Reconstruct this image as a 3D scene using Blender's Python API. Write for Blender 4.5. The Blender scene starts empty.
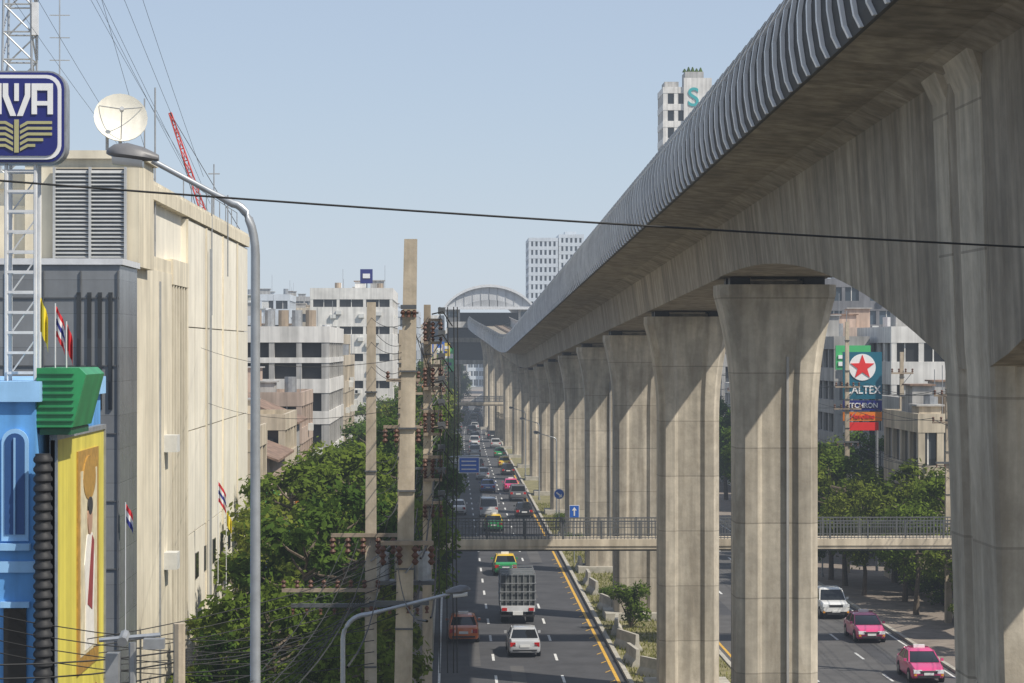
import bpy, math, random
from mathutils import Vector, Matrix
R=random.Random(7)
sc=bpy.context.scene
# ------------------------------------------------------------------ materials
MATS={}
def mk(name,col,rough=.8,var=.15,scale=3.0,streak=0.0,bump=0.0,metal=0.0,spec=.5,seg=None,segz=None,blotch=0):
    if name in MATS: return MATS[name]
    m=bpy.data.materials.new(name); m.use_nodes=True
    nt=m.node_tree; N=nt.nodes; L=nt.links
    b=N['Principled BSDF']; b.inputs['Roughness'].default_value=rough; b.inputs['Metallic'].default_value=metal
    b.inputs['Specular IOR Level'].default_value=spec
    tc=N.new('ShaderNodeTexCoord')
    n=N.new('ShaderNodeTexNoise'); n.inputs['Scale'].default_value=scale; n.inputs['Detail'].default_value=6; n.inputs['Roughness'].default_value=.65
    L.new(tc.outputs['Object'],n.inputs['Vector'])
    r=N.new('ShaderNodeMapRange'); r.inputs['From Min'].default_value=.3; r.inputs['From Max'].default_value=.7
    r.inputs['To Min'].default_value=1-var; r.inputs['To Max'].default_value=1+var
    L.new(n.outputs['Fac'],r.inputs['Value'])
    val=r.outputs['Result']
    def mul(a,bsock):
        q=N.new('ShaderNodeMath'); q.operation='MULTIPLY'; L.new(a,q.inputs[0]); L.new(bsock,q.inputs[1]); return q.outputs[0]
    if streak>0:
        mp=N.new('ShaderNodeMapping'); mp.inputs['Scale'].default_value=(2.2,2.2,.12); L.new(tc.outputs['Object'],mp.inputs['Vector'])
        n2=N.new('ShaderNodeTexNoise'); n2.inputs['Scale'].default_value=1.0; n2.inputs['Detail'].default_value=5; L.new(mp.outputs['Vector'],n2.inputs['Vector'])
        r2=N.new('ShaderNodeMapRange'); r2.inputs['From Min'].default_value=.35; r2.inputs['From Max'].default_value=.68
        r2.inputs['To Min'].default_value=1-streak; r2.inputs['To Max'].default_value=1+streak*.4
        L.new(n2.outputs['Fac'],r2.inputs['Value']); val=mul(val,r2.outputs['Result'])
        n3=N.new('ShaderNodeTexNoise'); n3.inputs['Scale'].default_value=.25; n3.inputs['Detail'].default_value=3; L.new(tc.outputs['Object'],n3.inputs['Vector'])
        r3=N.new('ShaderNodeMapRange'); r3.inputs['From Min'].default_value=.3; r3.inputs['From Max'].default_value=.7
        r3.inputs['To Min'].default_value=1-streak*.6; r3.inputs['To Max'].default_value=1.08
        L.new(n3.outputs['Fac'],r3.inputs['Value']); val=mul(val,r3.outputs['Result'])
    for s,ax in ((seg,1),(segz,2)):
        if s:
            sp=N.new('ShaderNodeSeparateXYZ'); L.new(tc.outputs['Object'],sp.inputs[0])
            d=N.new('ShaderNodeMath'); d.operation='DIVIDE'; L.new(sp.outputs[ax],d.inputs[0]); d.inputs[1].default_value=s
            fr=N.new('ShaderNodeMath'); fr.operation='FRACT'; L.new(d.outputs[0],fr.inputs[0])
            g=N.new('ShaderNodeMath'); g.operation='GREATER_THAN'; L.new(fr.outputs[0],g.inputs[0]); g.inputs[1].default_value=.018
            a=N.new('ShaderNodeMapRange'); L.new(g.outputs[0],a.inputs['Value']); a.inputs['To Min'].default_value=.66; a.inputs['To Max'].default_value=1
            val=mul(val,a.outputs['Result'])
            fl=N.new('ShaderNodeMath'); fl.operation='FLOOR'; L.new(d.outputs[0],fl.inputs[0])
            w=N.new('ShaderNodeTexWhiteNoise'); w.noise_dimensions='1D'; L.new(fl.outputs[0],w.inputs['W'])
            a2=N.new('ShaderNodeMapRange'); L.new(w.outputs['Value'],a2.inputs['Value']); a2.inputs['To Min'].default_value=.9; a2.inputs['To Max'].default_value=1.07
            val=mul(val,a2.outputs['Result'])
    mx=N.new('ShaderNodeVectorMath'); mx.operation='SCALE'
    mx.inputs[0].default_value=col[:3]; L.new(val,mx.inputs['Scale'])
    fin=mx.outputs[0]
    if blotch>0:
        mp4=N.new('ShaderNodeMapping'); mp4.inputs['Scale'].default_value=(1,1,.35); L.new(tc.outputs['Object'],mp4.inputs['Vector'])
        n4=N.new('ShaderNodeTexNoise'); n4.inputs['Scale'].default_value=.7; n4.inputs['Detail'].default_value=9; n4.inputs['Roughness'].default_value=.72; n4.inputs['Distortion'].default_value=.5
        L.new(mp4.outputs[0],n4.inputs['Vector'])
        r4=N.new('ShaderNodeMapRange'); r4.inputs['From Min'].default_value=.48; r4.inputs['From Max'].default_value=.66; r4.inputs['To Max'].default_value=blotch; L.new(n4.outputs['Fac'],r4.inputs['Value'])
        mm=N.new('ShaderNodeMix'); mm.data_type='RGBA'; L.new(r4.outputs[0],mm.inputs['Factor']); L.new(fin,mm.inputs['A']); mm.inputs['B'].default_value=(col[0]*.40,col[1]*.36,col[2]*.31,1); fin=mm.outputs['Result']
    L.new(fin,b.inputs['Base Color'])
    if bump>0:
        bp=N.new('ShaderNodeBump'); bp.inputs['Strength'].default_value=bump; bp.inputs['Distance'].default_value=.05
        L.new(n.outputs['Fac'],bp.inputs['Height']); L.new(bp.outputs[0],b.inputs['Normal'])
    MATS[name]=m; return m
def glass(name,col,lo=.5,hi=2.2,cell=1.3,rough=.12):
    m=bpy.data.materials.new(name); m.use_nodes=True; nt=m.node_tree; N=nt.nodes; L=nt.links
    b=N['Principled BSDF']; b.inputs['Roughness'].default_value=rough
    tc=N.new('ShaderNodeTexCoord'); sn=N.new('ShaderNodeVectorMath'); sn.operation='SNAP'; sn.inputs[1].default_value=(cell,cell,cell*1.4)
    L.new(tc.outputs['Object'],sn.inputs[0]); w=N.new('ShaderNodeTexWhiteNoise'); L.new(sn.outputs[0],w.inputs['Vector'])
    a=N.new('ShaderNodeMapRange'); L.new(w.outputs['Value'],a.inputs['Value']); a.inputs['To Min'].default_value=lo; a.inputs['To Max'].default_value=hi
    mx=N.new('ShaderNodeVectorMath'); mx.operation='SCALE'; mx.inputs[0].default_value=col; L.new(a.outputs[0],mx.inputs['Scale']); L.new(mx.outputs[0],b.inputs['Base Color'])
    MATS[name]=m; return m
def leafmat(name,col):
    m=bpy.data.materials.new(name); m.use_nodes=True; nt=m.node_tree; N=nt.nodes; L=nt.links
    for n in list(N): N.remove(n)
    out=N.new('ShaderNodeOutputMaterial'); d=N.new('ShaderNodeBsdfDiffuse'); t=N.new('ShaderNodeBsdfTranslucent'); mxs=N.new('ShaderNodeMixShader')
    mxs.inputs[0].default_value=.34
    geo=N.new('ShaderNodeNewGeometry'); oi=N.new('ShaderNodeObjectInfo')
    tc=N.new('ShaderNodeTexCoord'); n=N.new('ShaderNodeTexNoise'); n.inputs['Scale'].default_value=.55; n.inputs['Detail'].default_value=3; L.new(tc.outputs['Object'],n.inputs['Vector'])
    a=N.new('ShaderNodeMath'); a.operation='ADD'; L.new(geo.outputs['Random Per Island'],a.inputs[0]); L.new(oi.outputs['Random'],a.inputs[1])
    a2=N.new('ShaderNodeMath'); a2.operation='ADD'; L.new(a.outputs[0],a2.inputs[0]); L.new(n.outputs['Fac'],a2.inputs[1])
    cr=N.new('ShaderNodeMapRange'); cr.inputs['From Min'].default_value=.4; cr.inputs['From Max'].default_value=2.2; L.new(a2.outputs[0],cr.inputs['Value'])
    mix=N.new('ShaderNodeMix'); mix.data_type='RGBA'; L.new(cr.outputs[0],mix.inputs['Factor'])
    mix.inputs['A'].default_value=(col[0]*.5,col[1]*.62,col[2]*.6,1); mix.inputs['B'].default_value=(col[0]*1.6,col[1]*1.4,col[2]*1.1,1)
    L.new(mix.outputs['Result'],d.inputs['Color']); L.new(mix.outputs['Result'],t.inputs['Color'])
    L.new(d.outputs[0],mxs.inputs[1]); L.new(t.outputs[0],mxs.inputs[2]); L.new(mxs.outputs[0],out.inputs[0])
    MATS[name]=m; return m
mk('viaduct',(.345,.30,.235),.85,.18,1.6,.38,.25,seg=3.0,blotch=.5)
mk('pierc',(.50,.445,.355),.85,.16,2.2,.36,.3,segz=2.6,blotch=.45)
mk('slat',(.76,.75,.73),.4,.10,2,.15)
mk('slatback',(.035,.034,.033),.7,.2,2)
mk('asphalt',(.058,.058,.062),.85,.3,.5,0,.2)
mk('asphalt2',(.088,.085,.083),.85,.25,.5,0,.2)
mk('kerb',(.40,.375,.32),.85,.25,2)
mk('paving',(.22,.185,.155),.9,.25,1.2,0,.1)
mk('soil',(.20,.18,.085),.95,.4,.8,0,.3)
mk('ground',(.17,.155,.13),.95,.3,.05)
mk('white_line',(.62,.62,.6),.7,.3,3); mk('yellow_line',(.62,.36,.05),.7,.3,3)
mk('beige',(.75,.68,.53),.85,.08,.8,.20,.12,blotch=.22)
mk('beige2',(.80,.75,.63),.85,.06,.8,.10,.08,seg=3.1,blotch=.06)
mk('cream',(.72,.645,.49),.85,.08,.8,.2,blotch=.18)
mk('darkgap',(.03,.03,.032),.6,.2,2)
mk('louvre',(.40,.41,.41),.5,.1,2)
mk('tile_grey',(.20,.21,.22),.25,.1,1.2,.12,seg=1.5,segz=1.1)
mk('blue_wall',(.12,.36,.74),.75,.1,1,.25,blotch=.15); mk('blue_light',(.30,.55,.85),.7,.1,1,.15); mk('blue_dark',(.02,.08,.24),.6,.1,1)
mk('green_sheet',(.03,.28,.10),.4,.15,2,.2); mk('green_dk',(.015,.10,.045),.5,.15,2)
mk('yellow_panel',(.72,.62,.10),.5,.1,.6,.2); mk('gold',(.42,.24,.05),.4,.3,6); mk('cream_pic',(.62,.55,.38),.6,.2,3); mk('robe',(.75,.72,.66),.6,.1,4); mk('skin',(.42,.25,.17),.6,.05,4); mk('maroon',(.25,.04,.04),.7,.2,4)
mk('black_rubber',(.02,.02,.022),.6,.2,4); mk('steel_w',(.62,.63,.64),.45,.12,3); mk('steel_g',(.32,.33,.34),.45,.2,3,.0,0,.4); mk('steel_d',(.09,.095,.10),.5,.2,3); mk('lamp_top',(.16,.16,.165),.45,.15,5)
mk('galv',(.40,.42,.44),.4,.15,3,0,0,.5)
mk('sign_navy',(.015,.02,.16),.35,.1,2); mk('sign_white',(.80,.80,.79),.4,.04,2); mk('sign_olive',(.42,.40,.20),.4,.1,2)
mk('pole_conc',(.52,.44,.33),.9,.16,2.5,.3,.3,blotch=.4); mk('insul',(.10,.04,.022),.6,.2,4); mk('wire',(.02,.02,.02),.7,.1,3)
mk('red_paint',(.52,.035,.02),.5,.1,3); mk('dish',(.72,.69,.60),.6,.08,2,.1)
mk('wallW',(.72,.70,.66),.85,.08,.5,.25); mk('wallG',(.42,.41,.39),.85,.12,.5,.3); mk('wallC',(.58,.50,.38),.85,.1,.5,.3,blotch=.3); mk('wallB',(.34,.27,.20),.85,.15,.5,.3); mk('wallP',(.54,.42,.34),.85,.1,.5,.3,blotch=.3); mk('wallD',(.17,.17,.18),.8,.1,.5,.2); mk('wallHaze',(.52,.56,.60),.8,.06,.3,.1); mk('wallGr',(.50,.60,.50),.85,.1,.5,.2)  # pale bluish wall colour: distance haze put into the paint of far buildings
mk('roof_rust',(.26,.17,.12),.8,.3,1.5,.3); mk('roof_tin',(.40,.39,.37),.6,.2,1.5,.3); mk('roof_red',(.34,.10,.06),.8,.2,1.5)
mk('awning_r',(.45,.06,.05),.7,.1,2); mk('awning_b',(.06,.14,.42),.7,.1,2); mk('awning_g',(.04,.22,.13),.7,.1,2); mk('awning_y',(.6,.45,.06),.7,.1,2)
mk('ac',(.6,.6,.57),.6,.1,3); mk('station_roof',(.50,.51,.52),.5,.05,.6,.1); mk('station_pan',(.36,.37,.38),.5,.08,.5,.1); mk('station_in',(.08,.085,.09),.7,.1,1)
mk('track',(.20,.15,.11),.9,.3,1); mk('rail',(.28,.2,.15),.4,.1,1,0,0,.7)
mk('tire',(.015,.015,.015),.8,.1,3); mk('hub',(.45,.45,.45),.35,.1,3,0,0,.7); mk('carglass',(.012,.014,.016),.08,.1,1); mk('chrome',(.5,.5,.5),.2,.1,3,0,0,.9)
mk('tail',(.45,.01,.01),.25,.1,3); mk('headl',(.75,.77,.78),.15,.05,3); mk('plate',(.7,.7,.68),.5,.05,3); mk('amber',(.7,.3,.03),.3,.1,3)
mk('caltex',(.01,.12,.18),.35,.05,2); mk('sred',(.72,.03,.03),.4,.05,2); mk('sorange',(.70,.20,.02),.4,.05,2); mk('sgreen',(.06,.42,.14),.5,.05,2); mk('sblue',(.02,.12,.50),.4,.05,2); mk('steal',(.03,.35,.36),.5,.05,2)
mk('flag_y',(.75,.62,.04),.7,.05,2); mk('flag_r',(.6,.03,.04),.7,.05,2); mk('flag_b',(.03,.04,.25),.7,.05,2)
mk('bark',(.12,.095,.07),.9,.3,6,0,.4); mk('canvas',(.10,.11,.11),.8,.2,2,.2)
leafmat('leaf',(.092,.145,.028)); leafmat('leaf2',(.064,.118,.026)); leafmat('leaf3',(.12,.16,.032)); leafmat('grassleaf',(.15,.17,.05))
glass('glz',(.035,.04,.045)); glass('glzb',(.04,.055,.07),.6,2.5,2.0); glass('glzd',(.02,.022,.025),.5,1.6,1.0)
PAINT={'silver':(.45,.46,.47),'white':(.72,.72,.70),'pink':(.62,.06,.20),'black':(.015,.015,.017),'green':(.02,.26,.07),'yellow':(.72,.48,.03),'orange':(.62,.14,.02),'red':(.45,.02,.02),'blue':(.03,.08,.28),'grey':(.12,.12,.13),'bronze':(.22,.18,.14)}
for k,v in PAINT.items():
    m=mk('paint_'+k,v,.28,.04,2); m.node_tree.nodes['Principled BSDF'].inputs['Coat Weight'].default_value=.6

# ------------------------------------------------------------------ mesh builder
class MB:
    def __init__(s): s.v=[]; s.f=[]; s.m=[]; s.names=[]
    def mi(s,n):
        if n not in s.names: s.names.append(n)
        return s.names.index(n)
    def face(s,pts,mat):
        i=len(s.v); s.v+= [tuple(p) for p in pts]; s.f.append(list(range(i,i+len(pts)))); s.m.append(s.mi(mat))
    def idx(s,vs,fs,mat):
        i=len(s.v); s.v+=[tuple(p) for p in vs]; k=s.mi(mat)
        for f in fs: s.f.append([a+i for a in f]); s.m.append(k)
    def box(s,x0,x1,y0,y1,z0,z1,mat):
        if x0>x1:x0,x1=x1,x0
        if y0>y1:y0,y1=y1,y0
        if z0>z1:z0,z1=z1,z0
        s.idx([(x0,y0,z0),(x1,y0,z0),(x1,y1,z0),(x0,y1,z0),(x0,y0,z1),(x1,y0,z1),(x1,y1,z1),(x0,y1,z1)],
              [(0,3,2,1),(4,5,6,7),(0,1,5,4),(1,2,6,5),(2,3,7,6),(3,0,4,7)],mat)
    def rings(s,rs,mat,cap=True,closed=True):
        n=len(rs[0]); vs=[p for r in rs for p in r]; fs=[]
        for k in range(len(rs)-1):
            for j in range(n if closed else n-1):
                a=k*n+j; b=k*n+(j+1)%n; fs.append((a,b,b+n,a+n))
        if cap:
            fs.append(tuple(range(n-1,-1,-1))); fs.append(tuple((len(rs)-1)*n+j for j in range(n)))
        s.idx(vs,fs,mat)
    def tube(s,pts,rad,mat,n=8,cap=True):
        pts=[Vector(p) for p in pts]
        if not isinstance(rad,(list,tuple)): rad=[rad]*len(pts)
        rs=[]
        for i,p in enumerate(pts):
            t=(pts[min(i+1,len(pts)-1)]-pts[max(i-1,0)])
            if t.length<1e-6: t=Vector((0,0,1))
            t.normalize()
            up=Vector((0,0,1)) if abs(t.z)<.9 else Vector((0,1,0))
            a=t.cross(up).normalized(); b=a.cross(t).normalized()
            rs.append([p+ (a*math.cos(2*math.pi*j/n)+b*math.sin(2*math.pi*j/n))*rad[i] for j in range(n)])
        s.rings(rs,mat,cap)
    def wire(s,p0,p1,sag,r,mat='wire',n=10,k=4):
        p0=Vector(p0);p1=Vector(p1)
        s.tube([p0.lerp(p1,i/n)+Vector((0,0,-4*sag*(i/n)*(1-i/n))) for i in range(n+1)],r,mat,k,False)
    def build(s,name,smooth=None,parent=None,loc=None):
        me=bpy.data.meshes.new(name); me.from_pydata(s.v,[],s.f); me.update()
        for n in s.names: me.materials.append(MATS[n])
        me.polygons.foreach_set('material_index',s.m)
        if smooth:
            me.polygons.foreach_set('use_smooth',[True]*len(s.f)); me.set_sharp_from_angle(angle=math.radians(smooth))
        o=bpy.data.objects.new(name,me); sc.collection.objects.link(o)
        if loc: o.location=loc
        if parent: o.parent=parent
        return o
def inst(o,name,loc,rz=0,s=(1,1,1)):
    q=bpy.data.objects.new(name,o.data); q.location=loc; q.rotation_euler=(0,0,rz); q.scale=s; sc.collection.objects.link(q); return q
def text(body,size,loc,rot,mat,parent,ext=.01,bold=0,sx=1):
    c=bpy.data.curves.new('lettering','FONT'); c.body=body; c.size=size; c.extrude=ext; c.align_x='CENTER'; c.align_y='CENTER'; c.offset=bold
    o=bpy.data.objects.new('lettering',c); o.data.materials.append(MATS[mat]); o.location=loc; o.rotation_euler=rot; o.scale=(sx,1,1)
    sc.collection.objects.link(o); o.parent=parent; return o
HP=math.pi/2
# ------------------------------------------------------------------ ground & roads
def ro(y): return 0 if y<350 else 8*((y-350)/370)**2
def strip(mb,x0,x1,y0,y1,z,mat,step=20):
    ys=[y0]
    while ys[-1]+step<y1: ys.append(ys[-1]+step)
    ys.append(y1); vs=[];fs=[]
    for i,y in enumerate(ys):
        vs+=[(x0+ro(y),y,z),(x1+ro(y),y,z)]
        if i: fs.append((2*i-2,2*i-1,2*i+1,2*i))
    mb.idx(vs,fs,mat)
def strip3(mb,x0,x1,y0,y1,z0,z1,mat,step=25):
    ys=[y0]
    while ys[-1]+step<y1: ys.append(ys[-1]+step)
    ys.append(y1)
    mb.rings([[(x0+ro(y),y,z0),(x1+ro(y),y,z0),(x1+ro(y),y,z1),(x0+ro(y),y,z1)] for y in ys],mat)
g=MB(); g.face([(-4000,-300,0),(4000,-300,0),(4000,6000,0),(-4000,6000,0)],'ground'); g.build('ground')
r=MB(); strip(r,-.9,8.75,-60,900,.006,'asphalt'); strip(r,14.6,25.6,-60,900,.006,'asphalt2')
for xx in (2.3,5.65,18.2,21.9):
    y=0
    while y<620: strip(r,xx-.07,xx+.07,y,y+2.6,.012,'white_line'); y+=8
strip(r,8.25,8.42,-40,700,.012,'yellow_line'); strip(r,-.6,-.48,-40,700,.012,'white_line'); strip(r,14.95,15.1,-40,700,.012,'yellow_line'); strip(r,25.2,25.32,-40,700,.012,'white_line')
y=95
while y<180:
    r.face([(7.9,y,.014),(8.2,y+.7,.014),(8.2,y+.9,.014),(7.9,y+.2,.014)],'yellow_line'); y+=3.4
for (a,b,c,d) in ((1,118,.6,10),(5,150,.8,6),(6.2,175,.9,12),(16.5,140,1.1,8),(20,160,1.5,5),(3.1,104,.7,14),(22.6,118,.9,9)):
    strip(r,a,a+c,b,b+d,.010,'asphalt' if a>10 else 'asphalt2')
r.build('road')
k=MB(); strip3(k,8.75,8.98,-60,900,-.05,.17,'kerb'); strip3(k,14.37,14.6,-60,900,-.05,.17,'kerb'); strip(k,8.98,14.37,-60,900,.10,'soil'); k.build('median')
k=MB(); strip3(k,-1.12,-.9,-60,900,-.05,.15,'kerb'); strip(k,-11.5,-1.12,-60,900,.12,'paving'); k.build('pavement')
k=MB(); strip3(k,25.6,25.82,-60,900,-.05,.15,'kerb'); strip(k,25.82,33,-60,900,.12,'paving'); k.build('pavement')
# ------------------------------------------------------------------ viaduct
def sm(t): t=max(0,min(1,t)); return t*t*(3-2*t)
def zs(y):
    if y<270: return 18.95-.0245*(y-79.5)
    if y<335:
        t=(y-270)/65; return 14.28+65*(-.0245*t+(.031+.0245)*t*t/2)
    if y<470:return 14.28+65*(.00325)+.031*(y-335)
    return 14.28+.21+4.185
def cx(y): return 11.35-3.3*sm((y-290)/190)
def drop(y):
    if y>79.5: return 0
    if y>42: return 3.8*((79.5-y)/37.5)**2.4
    if y>39: return 3.8
    return 3.8*max(0,(y+0)/39)**2.4
v=MB()
def sect(y,hb=None):
    s=zs(y);c=cx(y);d=drop(y); b=hb or 1.98
    return [(c-4.35,y,s+1.97),(c-4.35,y,s+2.35),(c+4.35,y,s+2.35),(c+4.35,y,s+1.97),(c+2.7,y,s+1.84),(c+b+.22,y,s+1.62),(c+b,y,s-d),(c-b,y,s-d),(c-b-.22,y,s+1.62),(c-2.7,y,s+1.84)]
def frange(a,b,st):
    o=[a]
    while o[-1]+st<b-.01: o.append(o[-1]+st)
    return o+[b]
piersY=[79.5,108.5,138,167,196,225,254,283,312,341,370,400,430,460]
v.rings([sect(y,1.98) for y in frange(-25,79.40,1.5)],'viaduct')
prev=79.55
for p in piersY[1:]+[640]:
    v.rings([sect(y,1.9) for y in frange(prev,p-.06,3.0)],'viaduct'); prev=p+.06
prof=[(-.01,1.96),(.05,2.2),(.10,2.7),(.10,3.2),(.03,3.7),(-.12,4.05),(-.32,4.26)]
def shell(sd,mat):
    rs=[]
    for y in frange(-24,469,5):
        rs.append([(cx(y)+sd*(4.37+o),y,zs(y)+z) for o,z in prof]+[(cx(y)+sd*(4.30+o),y,zs(y)+z-.01) for o,z in prof[::-1]])
    v.rings(rs,mat)
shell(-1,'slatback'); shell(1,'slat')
y=-20.
while y<469:
    c=cx(y);s=zs(y); w=.15
    rs=[]
    for i,(o,z) in enumerate(prof):
        t=i/(len(prof)-1); dp=.06+.02*math.sin(t*math.pi); xo=c-4.372-o; zz=z+(.12 if i==len(prof)-1 else 0); lean=.42*math.sin(t*3.0)
        rs.append([(xo-dp,y+lean,s+zz),(xo-dp,y+w+lean,s+zz),(xo+.02,y+w+lean,s+zz+.01),(xo+.02,y+lean,s+zz+.01)])
    v.rings(rs,'slat'); y+=(1.15 if y<120 else 1.5)+R.uniform(-.06,.06)
for t in (-2.1,2.1):
    v.rings([[(cx(y)+t-.95,y,zs(y)+2.352),(cx(y)+t-.95,y,zs(y)+2.5),(cx(y)+t+.95,y,zs(y)+2.5),(cx(y)+t+.95,y,zs(y)+2.352)] for y in frange(-20,600,6)],'track')
    for q in (-.72,.72):
        v.rings([[(cx(y)+t+q-.05,y,zs(y)+2.5),(cx(y)+t+q-.05,y,zs(y)+2.66),(cx(y)+t+q+.05,y,zs(y)+2.66),(cx(y)+t+q+.05,y,zs(y)+2.5)] for y in frange(-20,600,6)],'rail')
v.build('elevated_railway_viaduct')
def psec(c,y,w,d,z,g=.14):
    ch=.28; a=w*.50; b=w*.38
    f=[(-w,-d+ch),(-w+ch,-d),(-a,-d),(-b,-d+g),(b,-d+g),(a,-d),(w-ch,-d),(w,-d+ch)]
    bk=[(w,d-ch),(w-ch,d),(-w+ch,d),(-w,d-ch)]
    return [(c+p[0],y+p[1],z) for p in f+bk]
def pier(y,name='viaduct_pier'):
    m=MB(); top=zs(y)-.26; c=cx(y)
    rs=[]
    for z in frange(0,top-5.2,2.5): rs.append(psec(c,y,1.42,1.0,z))
    for i in range(1,13):
        t=i/12; w=1.42+.60*t**2.3; rs.append(psec(c,y,w,1.0+.25*t**2.3,top-5.2+4.85*t,.14*(1-t**3)))
    rs.append(psec(c,y,2.02,1.25,top,0.0))
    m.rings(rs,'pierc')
    for q in (-1.3,1.3):
        for yy in (-.6,.6): m.box(c+q-.35,c+q+.35,y+yy-.28,y+yy+.28,top,top+.255,'darkgap')
    m.box(c-1.05,c+1.05,y-.35,y+.35,top,top+.16,'pierc')
    m.box(c-2.0,c+2.0,y-1.6,y+1.6,.05,.55,'kerb')
    if int(y)%2: m.box(c+.3,c+.38,y-1.0,y-.88,2,top-2.5,'wallG')
    return m.build(name)
for y in piersY: pier(y)
def nsec(w,d,z,g1,g2):
    c=11.35; yc=41.0; h=.07
    return [(c-w,yc-d+h,z),(c-w+h,yc-d,z),(c-w+.42,yc-d,z),(c-w+.5,yc-d+g1,z),(c-.35,yc-d+g1,z),(c-.3,yc-d+g2,z),(c+.3,yc-d+g2,z),(c+.35,yc-d+g1,z),(c+w-.5,yc-d+g1,z),(c+w-.42,yc-d,z),(c+w-h,yc-d,z),(c+w,yc-d+h,z),(c+w,yc+d,z),(c-w,yc+d,z),(c-w,yc+.75,z),(c-w+.12,yc+.68,z),(c-w+.12,yc+.1,z),(c-w,yc+.03,z)]
m=MB(); rs=[]
for i in range(15):
    z=i/14*15.9; t=i/14; rs.append(nsec(1.62+.35*t**1.6,1.8,z,.03,.3))
rs+=[nsec(1.99,1.82,16.2,.1,.3),nsec(2.02,1.85,16.5,.34,.42),nsec(2.2,1.95,zs(41)+1.2,.34,.42),nsec(2.45,2.1,zs(41)+1.78,.34,.42)]
m.rings(rs,'pierc')
m.box(9.3,13.4,38.6,43.8,.05,.7,'kerb')
m.build('viaduct_pier')
# ------------------------------------------------------------------ station
s=MB(); C=8.05; zp=zs(480)+3.2
def arcp(r,hh,n=18,base=2.9):
    o=[]
    for i in range(n+1):
        a=math.pi*(1-i/n); cc=math.cos(a); o.append((C+r*cc, zp+base+hh*max(0,math.sin(a))**1.5))
    return o
A=arcp(9.1,4.5); B=arcp(8.8,4.2)
s.rings([[(x,y,z) for x,z in A+B[::-1]] for y in frange(467.3,600,11)],'station_roof')
s.rings([[(x,yy,z) for x,z in arcp(9.3,4.75)+arcp(8.8,4.2)[::-1]] for yy in (466.5,467.2)],'steel_w')
s.rings([[(x,yy,z) for x,z in arcp(8.9,4.25)] for yy in (467.21,467.28)],'station_roof')
s.rings([[(x,yy,z-.1) for x,z in arcp(5.6,1.7)] for yy in (467.1,467.2)],'station_pan')
for i in range(1,10):
    xx=C-8.5+i*1.7; s.box(xx-.06,xx+.06,467.1,467.2,zp+2.9,zp+2.9+4.1*max(.1,math.sqrt(max(0,1-((xx-C)/8.8)**2)))**1.5,'station_pan')
s.box(C-9.3,C+9.3,466.6,467.05,zp+2.5,zp+3.1,'steel_w')
s.box(C-8.8,C+8.8,540,541,zp-3,zp+3,'station_in')  # dark wall added to stand for the dim interior and hide the sky
for sd in (-1,1):
    s.box(C+sd*4.45,C+sd*8.6,466,602,zp-1.2,zp,'wallG'); s.box(C+sd*8.5,C+sd*8.7,466,602,zp,zp+1.3,'station_roof')
    s.box(C+sd*8.62,C+sd*8.9,466,602,zp-2.4,zp-1.3,'wallW')
    s.box(C+sd*6.0,C+sd*8.9,468,469,zp,zp+2.6,'wallG'); s.box(C+sd*6.5,C+sd*8.4,467.9,467.98,zp+.9,zp+2.1,'glzb')
    for y in frange(470,600,10): s.box(C+sd*7.9,C+sd*8.2,y,y+.4,zp,zp+3.1,'steel_w')
    s.box(C+sd*9.3,C+sd*13,480,520,zp-6,zp+1.5,'wallW'); s.box(C+sd*9.6,C+sd*12.6,479.8,479.98,zp-3.5,zp-1.5,'glzb'); s.box(C+sd*9.6,C+sd*12.6,479.8,479.98,zp-.8,zp+.6,'glzb')
    for q in (9.6,12.4): s.box(C+sd*q-.3,C+sd*q+.3,481,481.6,0,zp-6,'wallG')
s.box(C-9.2,C+9.2,475,595,zs(480)-5.2,zs(480)-.3,'station_in'); 
for z in (zs(480)-5.6,zs(480)-1.0): s.box(C-9.25,C+9.25,474.4,595.6,z,z+.9,'wallG')
for y in frange(478,592,16): 
    for q in (-6.5,6.5): s.box(C+q-.7,C+q+.7,y,y+1.4,0,zs(480)-5.2,'pierc')
s.build('train_station')
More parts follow.
